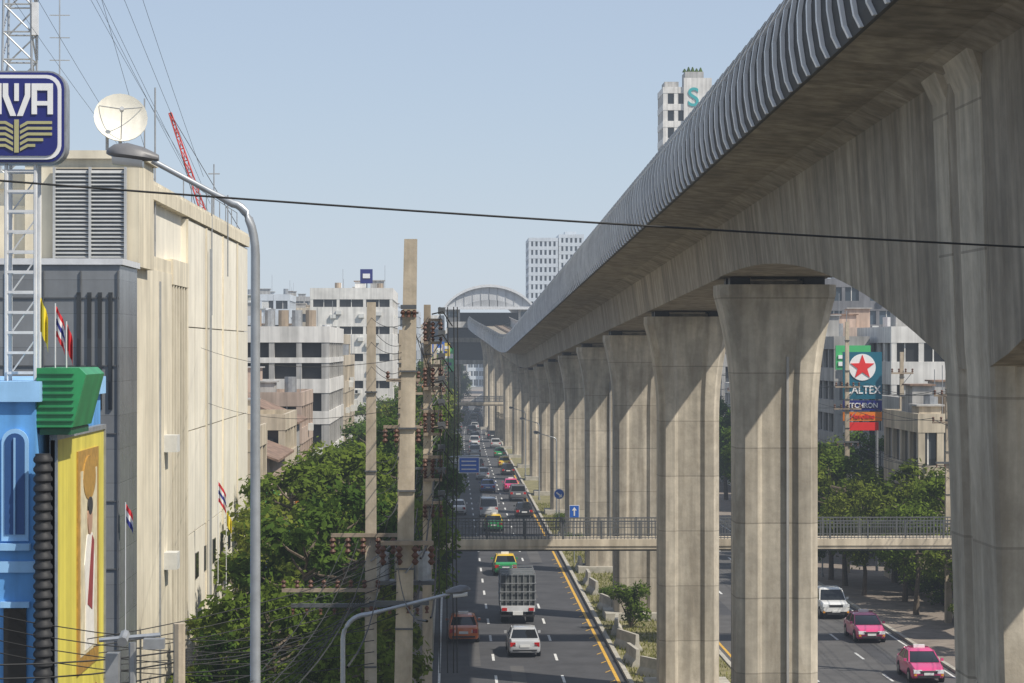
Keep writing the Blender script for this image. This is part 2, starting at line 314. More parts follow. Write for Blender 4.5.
# ------------------------------------------------------------------ footbridge
def footbridge(y,x0,x1,zb,name,cols):
    f=MB(); f.box(x0,x1,y,y+2.6,zb+.12,zb+.62,'wallC'); f.box(x0,x1,y+.3,y+2.3,zb,zb+.117,'steel_d')
    f.box(x0,x1,y-.06,y-.003,zb+.3,zb+.68,'wallC')
    for yy in (y+.02,y+2.5):
        f.box(x0,x1,yy,yy+.06,zb+1.62,zb+1.69,'steel_d'); f.box(x0,x1,yy,yy+.05,zb+1.3,zb+1.34,'steel_d'); f.box(x0,x1,yy,yy+.05,zb+.72,zb+.77,'steel_d')
        xx=x0
        while xx<x1: f.box(xx,xx+.035,yy+.005,yy+.045,zb+.62,zb+1.62,'steel_d'); xx+=.19
        xx=x0
        while xx<x1: f.box(xx,xx+.09,yy-.012,yy+.07,zb+.62,zb+1.71,'steel_d'); xx+=2.1
    for c in cols:
        f.box(c-.35,c+.35,y+.9,y+1.7,0,zb-.35,'pierc'); f.box(c-.6,c+.6,y+.1,y+2.5,zb-.35,zb-.002,'pierc')
    for xs,sd in ((x0,-1),(x1,1)):
        f.box(xs+(0 if sd>0 else -2.2),xs+(2.2 if sd>0 else 0),y-.5,y+3.1,zb+.1,zb+.6,'wallC')
        xa=xs+(0.1 if sd>0 else -2.1)
        n=28
        for i in range(n):
            f.box(xa,xa+2,y+3.1+i*.32,y+3.1+(i+1)*.32+.03,(zb+.45)*(1-i/n)-.25,(zb+.45)*(1-i/n),'kerb')
        for xr in (xa,xa+1.95):
            f.tube([(xr,y+3.1,zb+1.6),(xr,y+3.1+n*.32,1.1)],.04,'steel_d',5)
            for i in range(0,n,2): f.tube([(xr,y+3.2+i*.32,(zb+.45)*(1-i/n)),(xr,y+3.2+i*.32,(zb+.45)*(1-i/n)+1.1)],.02,'steel_d',4)
    f.build(name)
footbridge(125,-2.2,30.2,5.3,'pedestrian_bridge',(-3.2,12.35,31.2))
footbridge(395,-2.0,27,6.4,'pedestrian_bridge',(-3.0,13,28))
# ------------------------------------------------------------------ generic buildings
def bldg(name,x0,x1,y0,y1,h,fl,bx,by,wall,gl='glz',band=.42,face=1,extras=True,top=None,proud=.3):
    m=MB(); e=proud; m.box(x0+e,x1-e,y0+e,y1-e,0,h-.2,gl); fh=h/fl
    for i in range(fl+1):
        z=i*fh; hb=fh*band
        z0=max(0,z-hb*.35); z1=z+hb*.65
        if i==fl: z1=z+.7
        if i==0: z1=.4
        m.box(x0,x1,y0,y1,z0,z1,wall) if i<fl else None
        if i==fl:
            m.box(x0,x1,y0,y1,z0,z-.0,wall)
            t=.2
            m.box(x0,x1,y0,y0+t,z,z1,wall); m.box(x0,x1,y1-t,y1,z,z1,wall); m.box(x0,x0+t,y0+t,y1-t,z,z1,wall); m.box(x1-t,x1,y0+t,y1-t,z,z1,wall)
    d=.03
    for i in range(bx+1):
        xx=x0+d+(x1-x0-2*d-.45)*i/bx
        for ya,yb in ((y0+d,y0+e+.05),(y1-e-.05,y1-d)): m.box(xx,xx+.45,ya,yb,0,h-.1,wall)
    for i in range(by+1):
        yy=y0+d+.01+(y1-y0-2*d-.47)*i/by
        for xa,xb in ((x0+d+.01,x0+e+.05),(x1-e-.05,x1-d-.01)): m.box(xa,xb,yy,yy+.45,0,h-.1,wall)
    for i in range(bx):
        xc=x0+(x1-x0)*(i+.5)/bx; m.box(xc-.05,xc+.05,y0+e-.07,y0+e-.002,0,h-.3,'wallW')
    fx=x1 if face>0 else x0
    for i in range(by):
        yc=y0+(y1-y0)*(i+.5)/by
        if face>0:m.box(fx-e+.002,fx-e+.07,yc-.05,yc+.05,0,h-.3,'wallW')
        else: m.box(fx+e-.07,fx+e-.002,yc-.05,yc+.05,0,h-.3,'wallW')
    for i in range(bx):
        for j in range(fl):
            if R.random()<.22:
                xa=x0+.4+(x1-x0-.6)*i/bx; m.box(xa,xa+(x1-x0)/bx*.5,y0+.12,y0+e+.01,j*fh+.3,(j+1)*fh-.1,R.choice([wall,wall,'ac','wallD']))
    if extras:
        for kx in range(int(fl*(bx+by)*.45)):
            fi=R.randint(1,max(1,fl-1)); z=fi*fh+R.uniform(0,.3)*fh
            if R.random()<.55:
                xx=R.uniform(x0+.4,x1-1.3); m.box(xx,xx+.85,y0-.42,y0-.01,z,z+.6,'ac')
            else:
                yy=R.uniform(y0+.4,y1-1.3); xa=fx if face>0 else fx-.42; m.box(xa+.01*face,xa+.42,yy,yy+.85,z,z+.6,'ac')
    for kx in range(3):
        xx=R.uniform(x0+.5,max(x0+.6,x1-3.2)); yy=R.uniform(y0+1,max(y0+1.1,y1-3.5)); w_=R.uniform(1.2,2.6); hh=h+R.uniform(1.0,2.8); m.box(xx,xx+w_,yy,yy+2.4,h,hh,R.choice([wall,'wallG','roof_tin'])); m.box(xx-.2,xx+w_+.2,yy-.2,yy+2.6,hh,hh+.12,R.choice(['roof_tin','roof_rust','wallG']))
    for kx in range(3):
        xx=R.uniform(x0+1,x1-1); yy=R.uniform(y0+1,y1-1); m.tube([(xx,yy,h),(xx,yy,h+1.9)],.5,R.choice(['steel_g','steel_w','wallB']),10)
        m.tube([(xx+.8,yy,h),(xx+.8,yy,h+R.uniform(2.5,5))],.03,'steel_g',4)
    if extras:
        aw=R.choice(['awning_r','awning_b','awning_g','awning_y','roof_tin'])
        if face>0: m.face([(x1+.01,y0+.3,3.6),(x1+2,y0+.3,2.8),(x1+2,y1-.3,2.8),(x1+.01,y1-.3,3.6)],aw)
        else: m.face([(x0-.01,y0+.3,3.6),(x0-2,y0+.3,2.8),(x0-2,y1-.3,2.8),(x0-.01,y1-.3,3.6)],aw)
        if R.random()<.7:
            aw=R.choice(['awning_r','awning_b','sorange','sign_white','sgreen']); xs=(x1+.02) if face>0 else (x0-1.3); yy=R.uniform(y0+.5,y1-.6); z=fh*R.uniform(1.2,1.8)
            m.box(xs,xs+1.25,yy,yy+.15,z,z+R.uniform(1.5,3),aw)
    return m.build(name)
def gable(name,x0,x1,y0,y1,h,rh,wall,roof):
    m=MB(); m.box(x0,x1,y0,y1,0,h,wall); xm=(x0+x1)/2; o=.6
    a=[(x0-o,h-.1),(xm,h+rh),(x1+o,h-.1),(x1+o,h-.25),(xm,h+rh-.15),(x0-o,h-.25)]
    m.rings([[(p[0],y,p[1]) for p in a] for y in (y0-o,y1+o)],roof)
    m.face([(x0,y0-.003,h),(x1,y0-.003,h),(xm,y0-.003,h+rh-.2)],wall)
    n=int((x1-x0)/2.2); f=int(h/3.2)
    for i in range(n):
        for j in range(f):
            xa=x0+(i+.3)*(x1-x0)/n; z=j*3.2+1.1; m.box(xa,xa+1.1,y0-.05,y0-.004,z,z+1.3,'glzd'); m.box(xa-.1,xa+1.2,y0-.12,y0-.01,z-.12,z-.01,'wallW')
    yy=y0+.8
    while yy<y1-1.5:
        for j in range(f): m.box(x1+.004,x1+.05,yy,yy+1.3,j*3.2+1.1,j*3.2+2.4,'glzd')
        yy+=2.6
    return m.build(name)
bldg('shophouse',-24,-11.2,128,140,11.2,3,4,4,'wallC')
gable('gabled_house',-22,-11.3,143,156,9.6,2.2,'wallP','roof_rust')
bldg('shophouse',-23,-11.4,158,170,11.2,4,4,4,'wallC')
gable('gabled_house',-21,-12,172,182,11,2.0,'wallG','roof_rust')
bldg('shophouse',-22,-12,185,200,12.2,4,4,5,'wallP')
m=MB()
X0,X1,Y0,Y1=-24.5,-11.2,212,240
m.box(X0+.8,X1-.8,Y0+.8,Y1-.8,0,17.2,'darkgap')
for z,hh in ((3,1.0),(6.2,1.0),(9.4,1.2),(12.3,1.3),(15.1,.5),(17.0,1.5)): m.box(X0,X1,Y0,Y1,z,z+hh,'wallW')
for i in range(6):
    xx=X0+.05+(X1-X0-.6)*i/5; m.box(xx,xx+.5,Y0+.05,Y0+.75,0,17,'wallG')
for i in range(8):
    yy=Y0+.06+(Y1-Y0-.6)*i/7; m.box(X1-.75,X1-.06,yy,yy+.5,0,17,'wallG')
m.box(X0+1,X0+5,Y0+3,Y0+8,18.5,20.6,'wallG')
for i in range(5): m.tube([(X0+6+i*1.3,Y0+6,18.5),(X0+6+i*1.3,Y0+6,20.1)],.5,'steel_g' if i%2 else 'wallB',10)
m.build('parking_building')
bldg('apartment_building',-24,-11.5,250,275,15,5,5,8,'wallC')
bldg('apartment_building',-42,-27,330,350,21.5,6,6,8,'wallGr')
bldg('apartment_building',-34,-22,300,315,20,6,5,6,'wallHaze')
bldg('white_office_building',-21.5,-8.8,350,385,25.0,6,3,6,'wallW','glzd',band=.72)
m=MB(); m.box(-13.8,-11.9,350.2,350.6,26.4,28.6,'sign_navy'); m.tube([(-12.8,350.8,25.0),(-12.8,350.8,28.4)],.1,'steel_g',5); m.box(-13.4,-12.3,350.1,350.19,27.2,27.9,'sign_white'); m.build('rooftop_sign')
bldg('apartment_building',-26,-13,285,298,17.5,5,5,5,'wallC')
bldg('apartment_building',-20,-10,400,430,19.5,6,4,9,'wallG')
bldg('apartment_building',-16,-6,440,470,23,7,4,9,'wallHaze',extras=False)
yy=480
while yy<900:
    h=R.uniform(14,24); bldg('city_block',-26+ro(yy)*1.0,-9+ro(yy),yy,yy+26,h,int(h/3.3),5,7,R.choice(['wallC','wallW','wallG','wallHaze','wallP']),extras=False); yy+=R.uniform(28,38)
for i in range(34):
    y0=R.uniform(420,1300); xc=-R.uniform(.055,.125)*y0; h=R.uniform(12,24+y0*.012)
    bldg('city_block',xc-12,xc+R.uniform(2,6),y0,y0+18,h,int(h/3.2),6,5,R.choice(['wallHaze','wallW','wallP','wallG','wallC']),extras=False,band=.5)
for i in range(7):
    x0=-8+i*13; h=R.uniform(16,24); bldg('city_block',x0,x0+12,930+R.uniform(0,60),1010,h,int(h/3.3),5,5,R.choice(['wallHaze','wallW','wallG']),extras=False)
for x,y,z,w_,h_,mt in ((-3.4,330,12,2.2,3.2,'sred'),(-2.9,372,13.5,2.0,4,'sblue'),(-4.2,345,9,2.5,2.2,'sign_white'),(-2.6,410,15,2.6,2.4,'awning_y'),(-1.6,436,12,2.4,4.5,'sgreen'),(-3.8,300,10.5,1.8,2.4,'sorange')):
    m=MB(); m.box(x,x+w_,y,y+.3,z,z+h_,mt); m.box(x+.2,x+w_-.2,y-.06,y-.01,z+h_*.55,z+h_*.75,'sign_white'); m.box(x+.3,x+w_-.5,y-.06,y-.01,z+h_*.25,z+h_*.38,'sign_navy'); m.tube([(x+.2,y+.4,0),(x+.2,y+.4,z+h_)],.12,'steel_g',6); m.build('shop_sign')
# right side
bldg('shophouse',31.2,35.5,151,163,11.4,3,3,4,'wallC',face=-1,extras=False)
bldg('shophouse',34.5,46,168,184,12.0,4,4,5,'wallG',face=-1)
bldg('white_office_building',37,49,190,206,17.6,5,5,5,'wallW','glzd',face=-1,band=.55,extras=False)
bldg('old_apartment_building',33.2,36.3,196,214,16.8,6,3,6,'wallG','glzd',face=-1)
bldg('apartment_building',34,50,222,245,17.8,6,7,8,'wallP','glzd',face=-1)
bldg('apartment_building',45,66,300,320,25.0,8,9,6,'wallD','glzb',face=-1)
bldg('apartment_building',66,82,330,350,24,7,7,6,'wallG','glzb',face=-1)
yy=255
while yy<900:
    h=R.uniform(11,19); bldg('shophouse',33.5+ro(yy),48+ro(yy),yy,yy+22,h,int(h/3.2),5,7,R.choice(['wallC','wallP','wallG','wallW']),extras=yy<400,face=-1); yy+=25
m=MB(); m.box(32.6,32.8,95,150.5,.1,2.6,'wallB'); m.box(32.5,32.9,95,150.5,2.6,2.75,'kerb')
for i in range(14): m.box(32.48,32.92,95+i*4.1,95.4+i*4.1,.1,2.9,'kerb')
m.build('boundary_wall')
def tower(name,x0,x1,y0,y1,h,fl,bx,wall,gl):
    m=MB(); fh=h/fl; m.box(x0+.9,x1-.9,y0+.9,y1-.9,0,h-.5,gl)
    for i in range(fl+1): m.box(x0,x1,y0,y1,i*fh-.5,i*fh+.75,wall)
    for i in range(bx+1):
        xx=x0+.05+(x1-x0-.9)*i/bx; m.box(xx,xx+.8,y0+.05,y0+.95,0,h,wall); 
    for i in range(bx+1):
        yy=y0+.06+(y1-y0-.92)*i/bx; m.box(x0+.06,x0+.95,yy,yy+.8,0,h,wall)
    return m
t=tower('t',42.2,51.8,450,462,67.5,20,4,'wallW','glzd')
t.box(46.3,51.85,449.6,449.95,50,70.0,'wallW'); t.box(46.8,50.5,452,458,68.2,71.5,'wallG'); t.box(42.7,45.5,452,458,68.2,69.5,'wallG')
for i in range(5): t.tube([(46.8+i*.8,453,71.5),(46.8+i*.8,453,71.5+R.uniform(.6,1.2))],[.5,.1],'leaf2',6)
ot=t.build('high_rise_tower')
for ch,z in (('S',66),('C',60.6),('B',55.2)): text(ch,5.2,(48.2,449.5,z),(HP,0,0),'steal',ot,.05,.05)
t=tower('t',27.6,38,800,830,54.5,18,6,'wallHaze','glzb'); t.build('high_rise_tower')
t=tower('t',38.5,47.5,806,836,56,19,5,'wallHaze','glzb'); t.box(41,45,812,820,56.5,58,'wallHaze'); t.build('high_rise_tower')
# ------------------------------------------------------------------ big beige building (left)
b=MB()
b.box(-24,-11.25,79.4,124.6,0,22.0,'beige2')
b.box(-11.25,-10.95,79.1,90.0,0,19.4,'beige'); b.box(-11.6,-10.98,79.15,90.0,19.4,19.9,'cream')
b.box(-11.245,-11.2,90.02,95.2,3,18.8,'glzd')
for i in range(6): b.box(-11.2,-10.92,90.3+i*.9,90.52+i*.9,2.5,19.0,'beige')
b.box(-11.25,-10.9,90.0,95.5,19.0,20.0,'beige')
for i in range(9):
    y0=95.6+i*3.22
    for z0,z1 in ((4.2,8.55),(8.6,12.95),(13.0,17.35),(17.4,21.9)): b.box(-11.25,-11.05+.012*R.random(),y0,y0+3.16,z0,z1,'beige2')
for i in range(4): b.box(-11.04,-10.97,95.6+i*7.5,95.8+i*7.5,4,21.9,'beige')
b.box(-11.25,-10.9,95.6,124.6,3.2,4.1,'beige'); b.box(-11.25,-11.2,96,124,0,3.2,'glzd')
b.box(-24,-10.95,79.2,124.7,22.0,22.55,'cream')
b.box(-11.3,-11.0,79.2,124.65,22.55,22.7,'beige')
for i in range(7): b.box(-11.04,-10.99,99+i*3.6,100+i*3.6,6.5,7.6,'glzd')
b.box(-14.6,-10.7,78.6,82.5,19.3,23.0,'cream'); b.box(-14.75,-10.55,78.45,82.6,23.0,23.28,'beige')
b.box(-13.55,-11.15,78.5,78.59,19.55,22.65,'darkgap')
for i in range(22): 
    z=19.6+i*.138; b.idx([(-13.55,78.36,z),(-11.15,78.36,z),(-11.15,78.48,z+.1),(-13.55,78.48,z+.1),(-13.55,78.38,z-.02),(-11.15,78.38,z-.02),(-11.15,78.5,z+.08),(-13.55,78.5,z+.08)],[(0,1,2,3),(4,7,6,5),(0,4,5,1)],'louvre')
for xx in (-13.6,-12.38,-11.17): b.box(xx,xx+.08,78.3,78.5,19.5,22.7,'louvre')
b.box(-20,-14.6,78.9,88,17,21.4,'cream')
b.tube([(-12.6,84,22.5),(-12.6,84,24.6)],.06,'steel_g'); 
for i in range(9): b.tube([(-11.2,96+i*3,22.6),(-11.2,96+i*3,23.6)],.025,'steel_g',4)
b.tube([(-11.2,96,23.6),(-11.2,120,23.6)],.02,'steel_g',4)
b.box(-10.95,-10.86,104,104.15,5,21,'galv'); b.box(-10.95,-10.88,86,86.12,2,19,'galv')
for z in (8,12.5): b.box(-10.95,-10.45,87.5,88.4,z,z+.65,'ac')
b.build('beige_concrete_building')
b=MB(); b.box(-19,-10.72,74.2,78.3,0,19.2,'tile_grey'); b.box(-19.1,-10.62,74.1,78.35,19.2,19.4,'steel_w')
for i in range(4):
    xx=-12.1+i*.34; b.box(xx,xx+.13,74.12,74.19,14.5,18.3,'glzd')
for z in (2.7,4.9,7.1,9.3,11.5,13.7,15.9,18.1): b.box(-18.5,-10.74,74.15,74.197,z,z+.04,'steel_d')
for i in range(7): b.box(-18+i*1.2,-17.96+i*1.2,74.13,74.196,1,19,'steel_d')
b.build('grey_tiled_building')
d=MB(); N=24; rs=[]
for k_ in range(7):
    rr=.98*k_/6; rs.append([(rr*math.cos(2*math.pi*j/N),-.32*(k_/6)**2,rr*math.sin(2*math.pi*j/N)) for j in range(N)])
d.rings(rs,'dish',False); rs2=[[(p[0],p[1]+.04,p[2]) for p in r_] for r_ in rs]; d.rings(rs2[::-1],'dish',False)
for a in (.5,2.6,4.7): d.tube([(.9*math.cos(a),-.3,.9*math.sin(a)),(0,-.95,0)],.02,'steel_g',4)
d.tube([(0,-.85,0),(0,-1.02,0)],.08,'steel_g',8); d.tube([(0,.05,0),(0,.25,-.3),(0,.3,-1.7)],.07,'steel_g',6)
o=d.build('satellite_dish',40); o.location=(-12.15,84.2,24.85); o.rotation_euler=(math.radians(-22),0,math.radians(12))
# ------------------------------------------------------------------ lattice helper
def lattice(m,p0,p1,w0,w1,mat,n=12,r=.03,mats=None):
    p0=Vector(p0);p1=Vector(p1); t=(p1-p0).normalized(); a=t.cross(Vector((0,1,.01))).normalized(); c=a.cross(t).normalized()
    def cor(k):
        q=k/n; w=(w0+(w1-w0)*q)/2; p=p0.lerp(p1,q); return [p+a*w+c*w,p-a*w+c*w,p-a*w-c*w,p+a*w-c*w]
    for k_ in range(n):
        A=cor(k_);B=cor(k_+1); mm=mats[k_%len(mats)] if mats else mat
        for j in range(4):
            m.tube([A[j],B[j]],r,mm,4); m.tube([A[j],B[(j+1)%4]],r*.7,mm,4); m.tube([B[j],B[(j+1)%4]],r*.7,mm,4)
m=MB(); lattice(m,(-17.3,92,22.5),(-17.3,92,38),1.3,.9,'galv',14,.05)
for i in range(4):
    m.box(-16.7,-16.45,91.3,91.5,29+i*2,30.3+i*2,'steel_w'); m.tube([(-16.5,91.4,28),(-16.5,91.4,36)],.05,'galv',5)
m.tube([(-16.2,91.4,26),(-15.6,91.4,26),(-15.6,91.4,34)],.03,'galv',5)
for i in range(6): m.tube([(-16,91.4,28+i*.9),(-15.2,91.4,28+i*.9)],.02,'galv',4)
m.build('telecom_tower')
m=MB(); lattice(m,(-14.2,142,21.5),(-17.4,142,31.1),.42,.16,'red_paint',13,.032); m.tube([(-17.4,142,31.1),(-15.4,142,23.8)],.02,'wire',4); m.tube([(-17.4,142,31.1),(-12.8,142,23.4)],.02,'wire',4)
lattice(m,(-14.2,142,21.5),(-12.8,142,23.6),.35,.25,'red_paint',4,.035)
m.box(-15,-13.4,141,143,20,22.6,'red_paint'); m.tube([(-14.2,142,0),(-14.2,142,20.5)],.5,'steel_g',6); m.build('tower_crane')
m=MB()
for x,y,z0,z1 in ((-11.1,86,19,26.3),(-13.1,98,22,27.2),(-10.9,112,20,24),(-12.2,118,22,26),(-10.95,105,18,23.4)): m.tube([(x,y,z0),(x,y,z1)],.035,'steel_g',5)
m.tube([(-11.9,118,25.5),(-12.5,118,25.5)],.03,'steel_g',4); m.build('roof_antennas')
# ------------------------------------------------------------------ blue building
b=MB(); b.box(-20,-9.25,51,60.5,0,15.3,'blue_wall'); b.box(-20,-9.12,50.85,60.6,15.3,15.75,'blue_light'); b.box(-20,-9.18,50.92,60.55,11.5,11.75,'blue_light')
def arch(m,xc,w,z0,z1,y,mat,n=10,dep=.06):
    pts=[(xc-w/2,z0),(xc+w/2,z0)]+[(xc+w/2*math.cos(math.pi*i/n),z1-w/2+w/2*math.sin(math.pi*i/n)) for i in range(n+1)]
    m.rings([[(p[0],yy,p[1]) for p in pts] for yy in (y,y-dep)],mat)
for i in range(6):
    xc=-9.68-i*.78
    arch(b,xc,.60,12.2,14.7,50.99,'blue_light'); arch(b,xc,.44,12.35,14.6,50.925,'blue_dark',dep=.02); b.box(xc-.02,xc+.02,50.86,50.9,12.35,14.5,'blue_light')
    b.box(xc-.34,xc+.34,50.8,50.99,12.0,12.15,'blue_light')
    b.box(xc-.25,xc+.25,50.93,50.99,8.6,10.7,'glzd'); b.box(xc-.32,xc+.32,50.88,50.99,10.72,10.85,'blue_light'); b.box(xc-.32,xc+.32,50.85,50.99,8.4,8.55,'blue_light')
    b.box(xc-.25,xc+.25,50.93,50.99,4.6,6.9,'glzd')
for i in range(4): b.box(-10.1-i*1.3,-9.5-i*1.3,50.5,50.99,7.4,7.9,'ac')
b.build('blue_building')
m=MB()
for i in range(64):
    z=.4+i*.215; m.tube([(-9.0,50.6,z),(-9.0,50.6,z+.05),(-9.0,50.6,z+.11),(-9.0,50.6,z+.17),(-9.0,50.6,z+.215)],[.17,.215,.215,.17,.17],'black_rubber',12)
m.build('corrugated_duct',40)
m=MB(); m.box(-9.08,-8.98,52,59.4,3,14.4,'yellow_panel')
for a,b_,c,d_ in ((52,59.4,14.4,14.52),(52,52.12,3,14.4),(59.28,59.4,3,14.4)): m.box(-9.1,-8.93,a,b_,c,d_,'steel_g')
m.box(-8.98,-8.94,55.0,58.2,8.6,14.0,'gold'); m.box(-8.94,-8.925,55.35,57.85,9.0,13.5,'cream_pic')
def ell(m,yc,zc,ry,rz,x,mat,dep=.012,n=18): m.rings([[(xx,yc+ry*math.cos(2*math.pi*i/n),zc+rz*math.sin(2*math.pi*i/n)) for i in range(n)] for xx in (x,x+dep)],mat)
ell(m,56.6,13.3,.95,.55,-8.94,'gold',.03)
m.rings([[(x,55.9,9.1),(x,57.3,9.1),(x,57.2,10.2),(x,57.4,11.2),(x,57.0,11.9),(x,56.2,11.9),(x,55.8,11.2),(x,56.0,10.2)] for x in (-8.925,-8.905)],'robe')
m.rings([[(x,56.2,10.2),(x,56.9,10.0),(x,57.2,11.7),(x,56.9,11.85)] for x in (-8.905,-8.895)],'maroon')
ell(m,56.6,12.3,.33,.42,-8.925,'skin',.03); ell(m,56.6,12.6,.33,.22,-8.92,'darkgap',.035)
for z in (6.6,7.2,7.8): m.box(-8.98,-8.955,55.2,58.0,z,z+.22,'maroon')
m.build('portrait_billboard')
m=MB()
m.rings([[(-9.25,y,14.72),(-8.45,y,14.72),(-8.15,y,15.9),(-8.3,y,16.05),(-9.25,y,16.05)] for y in (51.2,53.9)],'green_sheet')
m.rings([[(-9.2,y,14.55),(-8.5,y,14.55),(-8.5,y,14.7),(-9.2,y,14.7)] for y in (51.3,53.8)],'green_dk')
for i in range(8): m.box(-9.24,-8.42,51.16,51.19,14.85+i*.15,14.87+i*.15,'green_dk')
m.build('green_sign_box')
m=MB()
def rrect(x0,x1,z0,z1,r,y,n=5):
    p=[]
    for cxx,czz,a in ((x1-r,z1-r,0),(x0+r,z1-r,HP),(x0+r,z0+r,math.pi),(x1-r,z0+r,3*HP)):
        p+=[(cxx+r*math.cos(a+HP*i/n),y,czz+r*math.sin(a+HP*i/n)) for i in range(n+1)]
    return p
SX=-9.83
m.rings([rrect(SX-1.1,SX+1.1,20.68,22.8,.4,y) for y in (52.0,52.5)],'steel_g')
m.rings([rrect(SX-1.06,SX+1.06,20.72,22.76,.36,y) for y in (51.97,51.999)],'sign_navy')
m.rings([rrect(SX-1.0,SX+1.0,20.78,22.7,.32,y) for y in (51.94,51.969)],'sign_white')
m.rings([rrect(SX-.92,SX+.92,20.86,22.62,.27,y) for y in (51.91,51.939)],'sign_navy')
yf=(51.88,51.908)
# book / rice-ear lines curving down into a stem
for i in range(5):
    z=21.06+i*.13
    for sd in (-1,1):
        xo=.80 if i>1 else .42+.18*i
        m.rings([[(SX+sd*.08,y,z-.10),(SX+sd*.26,y,z),(SX+sd*xo,y,z),(SX+sd*xo,y,z+.065),(SX+sd*.24,y,z+.065),(SX+sd*.08,y,z-.03)] for y in yf],'sign_olive')
m.box(SX-.05,SX+.05,*yf,20.93,21.68,'sign_olive')
# three blocky glyphs, the middle one pointed
for gx in (-.58,.58):
    m.box(SX+gx-.24,SX+gx-.12,*yf,21.80,22.34,'sign_white'); m.box(SX+gx+.12,SX+gx+.24,*yf,21.80,22.34,'sign_white'); m.box(SX+gx-.24,SX+gx+.24,*yf,22.341,22.50,'sign_white')
m.box(SX+.46,SX+.70,*yf,22.0,22.1,'sign_white')
for sd in (-1,1):
    m.rings([[(SX+sd*.01,y,21.76),(SX+sd*.14,y,21.76),(SX+sd*.31,y,22.2),(SX+sd*.31,y,22.5),(SX+sd*.19,y,22.5),(SX+sd*.19,y,22.24)] for y in yf],'sign_white')
m.box(SX-.05,SX+.05,*yf,22.1,22.5,'sign_white')
m.build('rooftop_pylon_sign',30)
m=MB()
for xx in (-10.1,-9.44): 
    for yy in (52.1,52.6): m.tube([(xx,yy,15.3),(xx,yy,20.72)],.045,'steel_w',6)
z=15.9
while z<20.6: 
    m.box(-10.1,-9.44,52.07,52.13,z,z+.06,'steel_w'); m.box(-10.1,-9.44,52.57,52.63,z,z+.06,'steel_w'); z+=.46
z=15.9
while z<20: m.tube([(-10.1,52.6,z),(-9.44,52.6,z+.92)],.018,'steel_w',4); z+=.92
m.build('sign_mast')
def flag(x,y,z0,z1,mats,w=.35,h=.45):
    m=MB(); m.tube([(x,y,z0),(x,y,z1)],.018,'steel_w',5); n=len(mats)
    g_=[(x+w*(j/6),y+.06*math.sin(j/6*11),-h*1.1*(j/6)**1.3) for j in range(7)]
    for i,mt in enumerate(mats):
        zt0=z1-.05-i*h*1.7/n; zb0=zt0-h*1.7/n
        for j in range(6):
            a,b_=g_[j],g_[j+1]
            m.face([(a[0],a[1],zt0+a[2]),(b_[0],b_[1],zt0+b_[2]),(b_[0],b_[1],zb0+b_[2]),(a[0],a[1],zb0+a[2])],mt)
    m.build('flag')
flag(-9.2,51.3,15.6,17.7,['flag_y'],.2,.45); flag(-8.85,51.3,15.9,17.5,['flag_r','sign_white','flag_b','sign_white','flag_r'],.22,.4); flag(-8.65,51.6,15.9,17.1,['flag_r'],.15,.35)
flag(-10.5,74,7,11.5,['flag_r','sign_white','flag_b'],.25,.35); flag(-9.95,98,1,10.8,['flag_r','sign_white','flag_b','sign_white','flag_r'],.35,.5); flag(-9.6,98,1,9.5,['flag_y'],.25,.35)
# ------------------------------------------------------------------ street lamps
def lamp(base,H,arm,headlen,name='street_lamp',r=.075,rz=0,rise=1.6,hs=1.0):
    m=MB(); pts=[];rad=[]
    for i in range(6): pts.append((0,0,H*(i/5))); rad.append(r*1.25-(r*.35)*i/5)
    for i in range(1,9):
        a=HP*i/8; pts.append((arm*.22*(1-math.cos(a)),0,H+rise*.55*math.sin(a))); rad.append(r*.85)
    x0=arm*.22; z0=H+rise*.55
    for i in range(1,5): pts.append((x0+(arm-x0)*i/4,0,z0+rise*.45*(i/4))); rad.append(r*.6)
    m.tube(pts,rad,'galv',10)
    hz=H+rise; L_=headlen
    rs=[]
    for t,w,hh in ((0,.05,.06),(.1,.09,.09),(.3,.15,.14),(.6,.19,.17),(.85,.15,.13),(.96,.08,.07),(1,.03,.03)):
        rs.append([(arm-.1+L_*t, hs*w*math.cos(2*math.pi*j/12), hz+.02+L_*t*.12+hs*hh*(math.sin(2*math.pi*j/12) if j<7 else .35*math.sin(2*math.pi*j/12))) for j in range(12)])
    m.rings(rs,'lamp_top'); rs=[]
    for t,w in ((.3,.10),(.6,.15),(.88,.10)): rs.append([(arm-.1+L_*t,hs*w*math.cos(math.pi+math.pi*j/6),hz-.03+L_*t*.12+.1*hs*math.sin(math.pi+math.pi*j/6)) for j in range(7)])
    m.rings(rs,'headl')
    m.tube([(0,0,0),(0,0,.4)],r*2.2,'steel_g',10)
    o=m.build(name,50); o.location=base; o.rotation_euler=(0,0,rz); return o
lamp((-3.07,36,0),17.95,1.62,.82,rz=math.pi,r=.08,rise=1.5,hs=1.2)
lamp((-2.35,50,0),10.1,2.35,.55,r=.06,rise=1.0,hs=.8)
lamp((26.6,162,0),6.4,1.6,.6,rz=math.pi,r=.05,rise=.6)
for y in (190,230,270,310): lamp((26.8,y,0),8.4,2.0,.7,rz=math.pi,r=.07,rise=.8)
for y in (205,245,290): lamp((9.6,y,0),8.0,1.6,.6,rz=math.pi,r=.06,rise=.8)
m=MB(); m.tube([(-5.45,46,0),(-5.45,46,10.95)],.12,'pole_conc',8); m.tube([(-6.25,45,0),(-6.25,45,10.7)],.07,'steel_g',6); m.tube([(-6.9,45,10.75),(-5.7,45,10.85)],.05,'galv',6)
m.box(-6.75,-6.5,44.8,45.2,9.6,10.5,'steel_g'); m.box(-6.0,-5.6,44.7,44.95,10.6,10.8,'steel_g'); m.tube([(-6.35,44.7,10.9),(-6.35,44.3,10.8)],.1,'steel_g',8)
m.build('camera_pole')
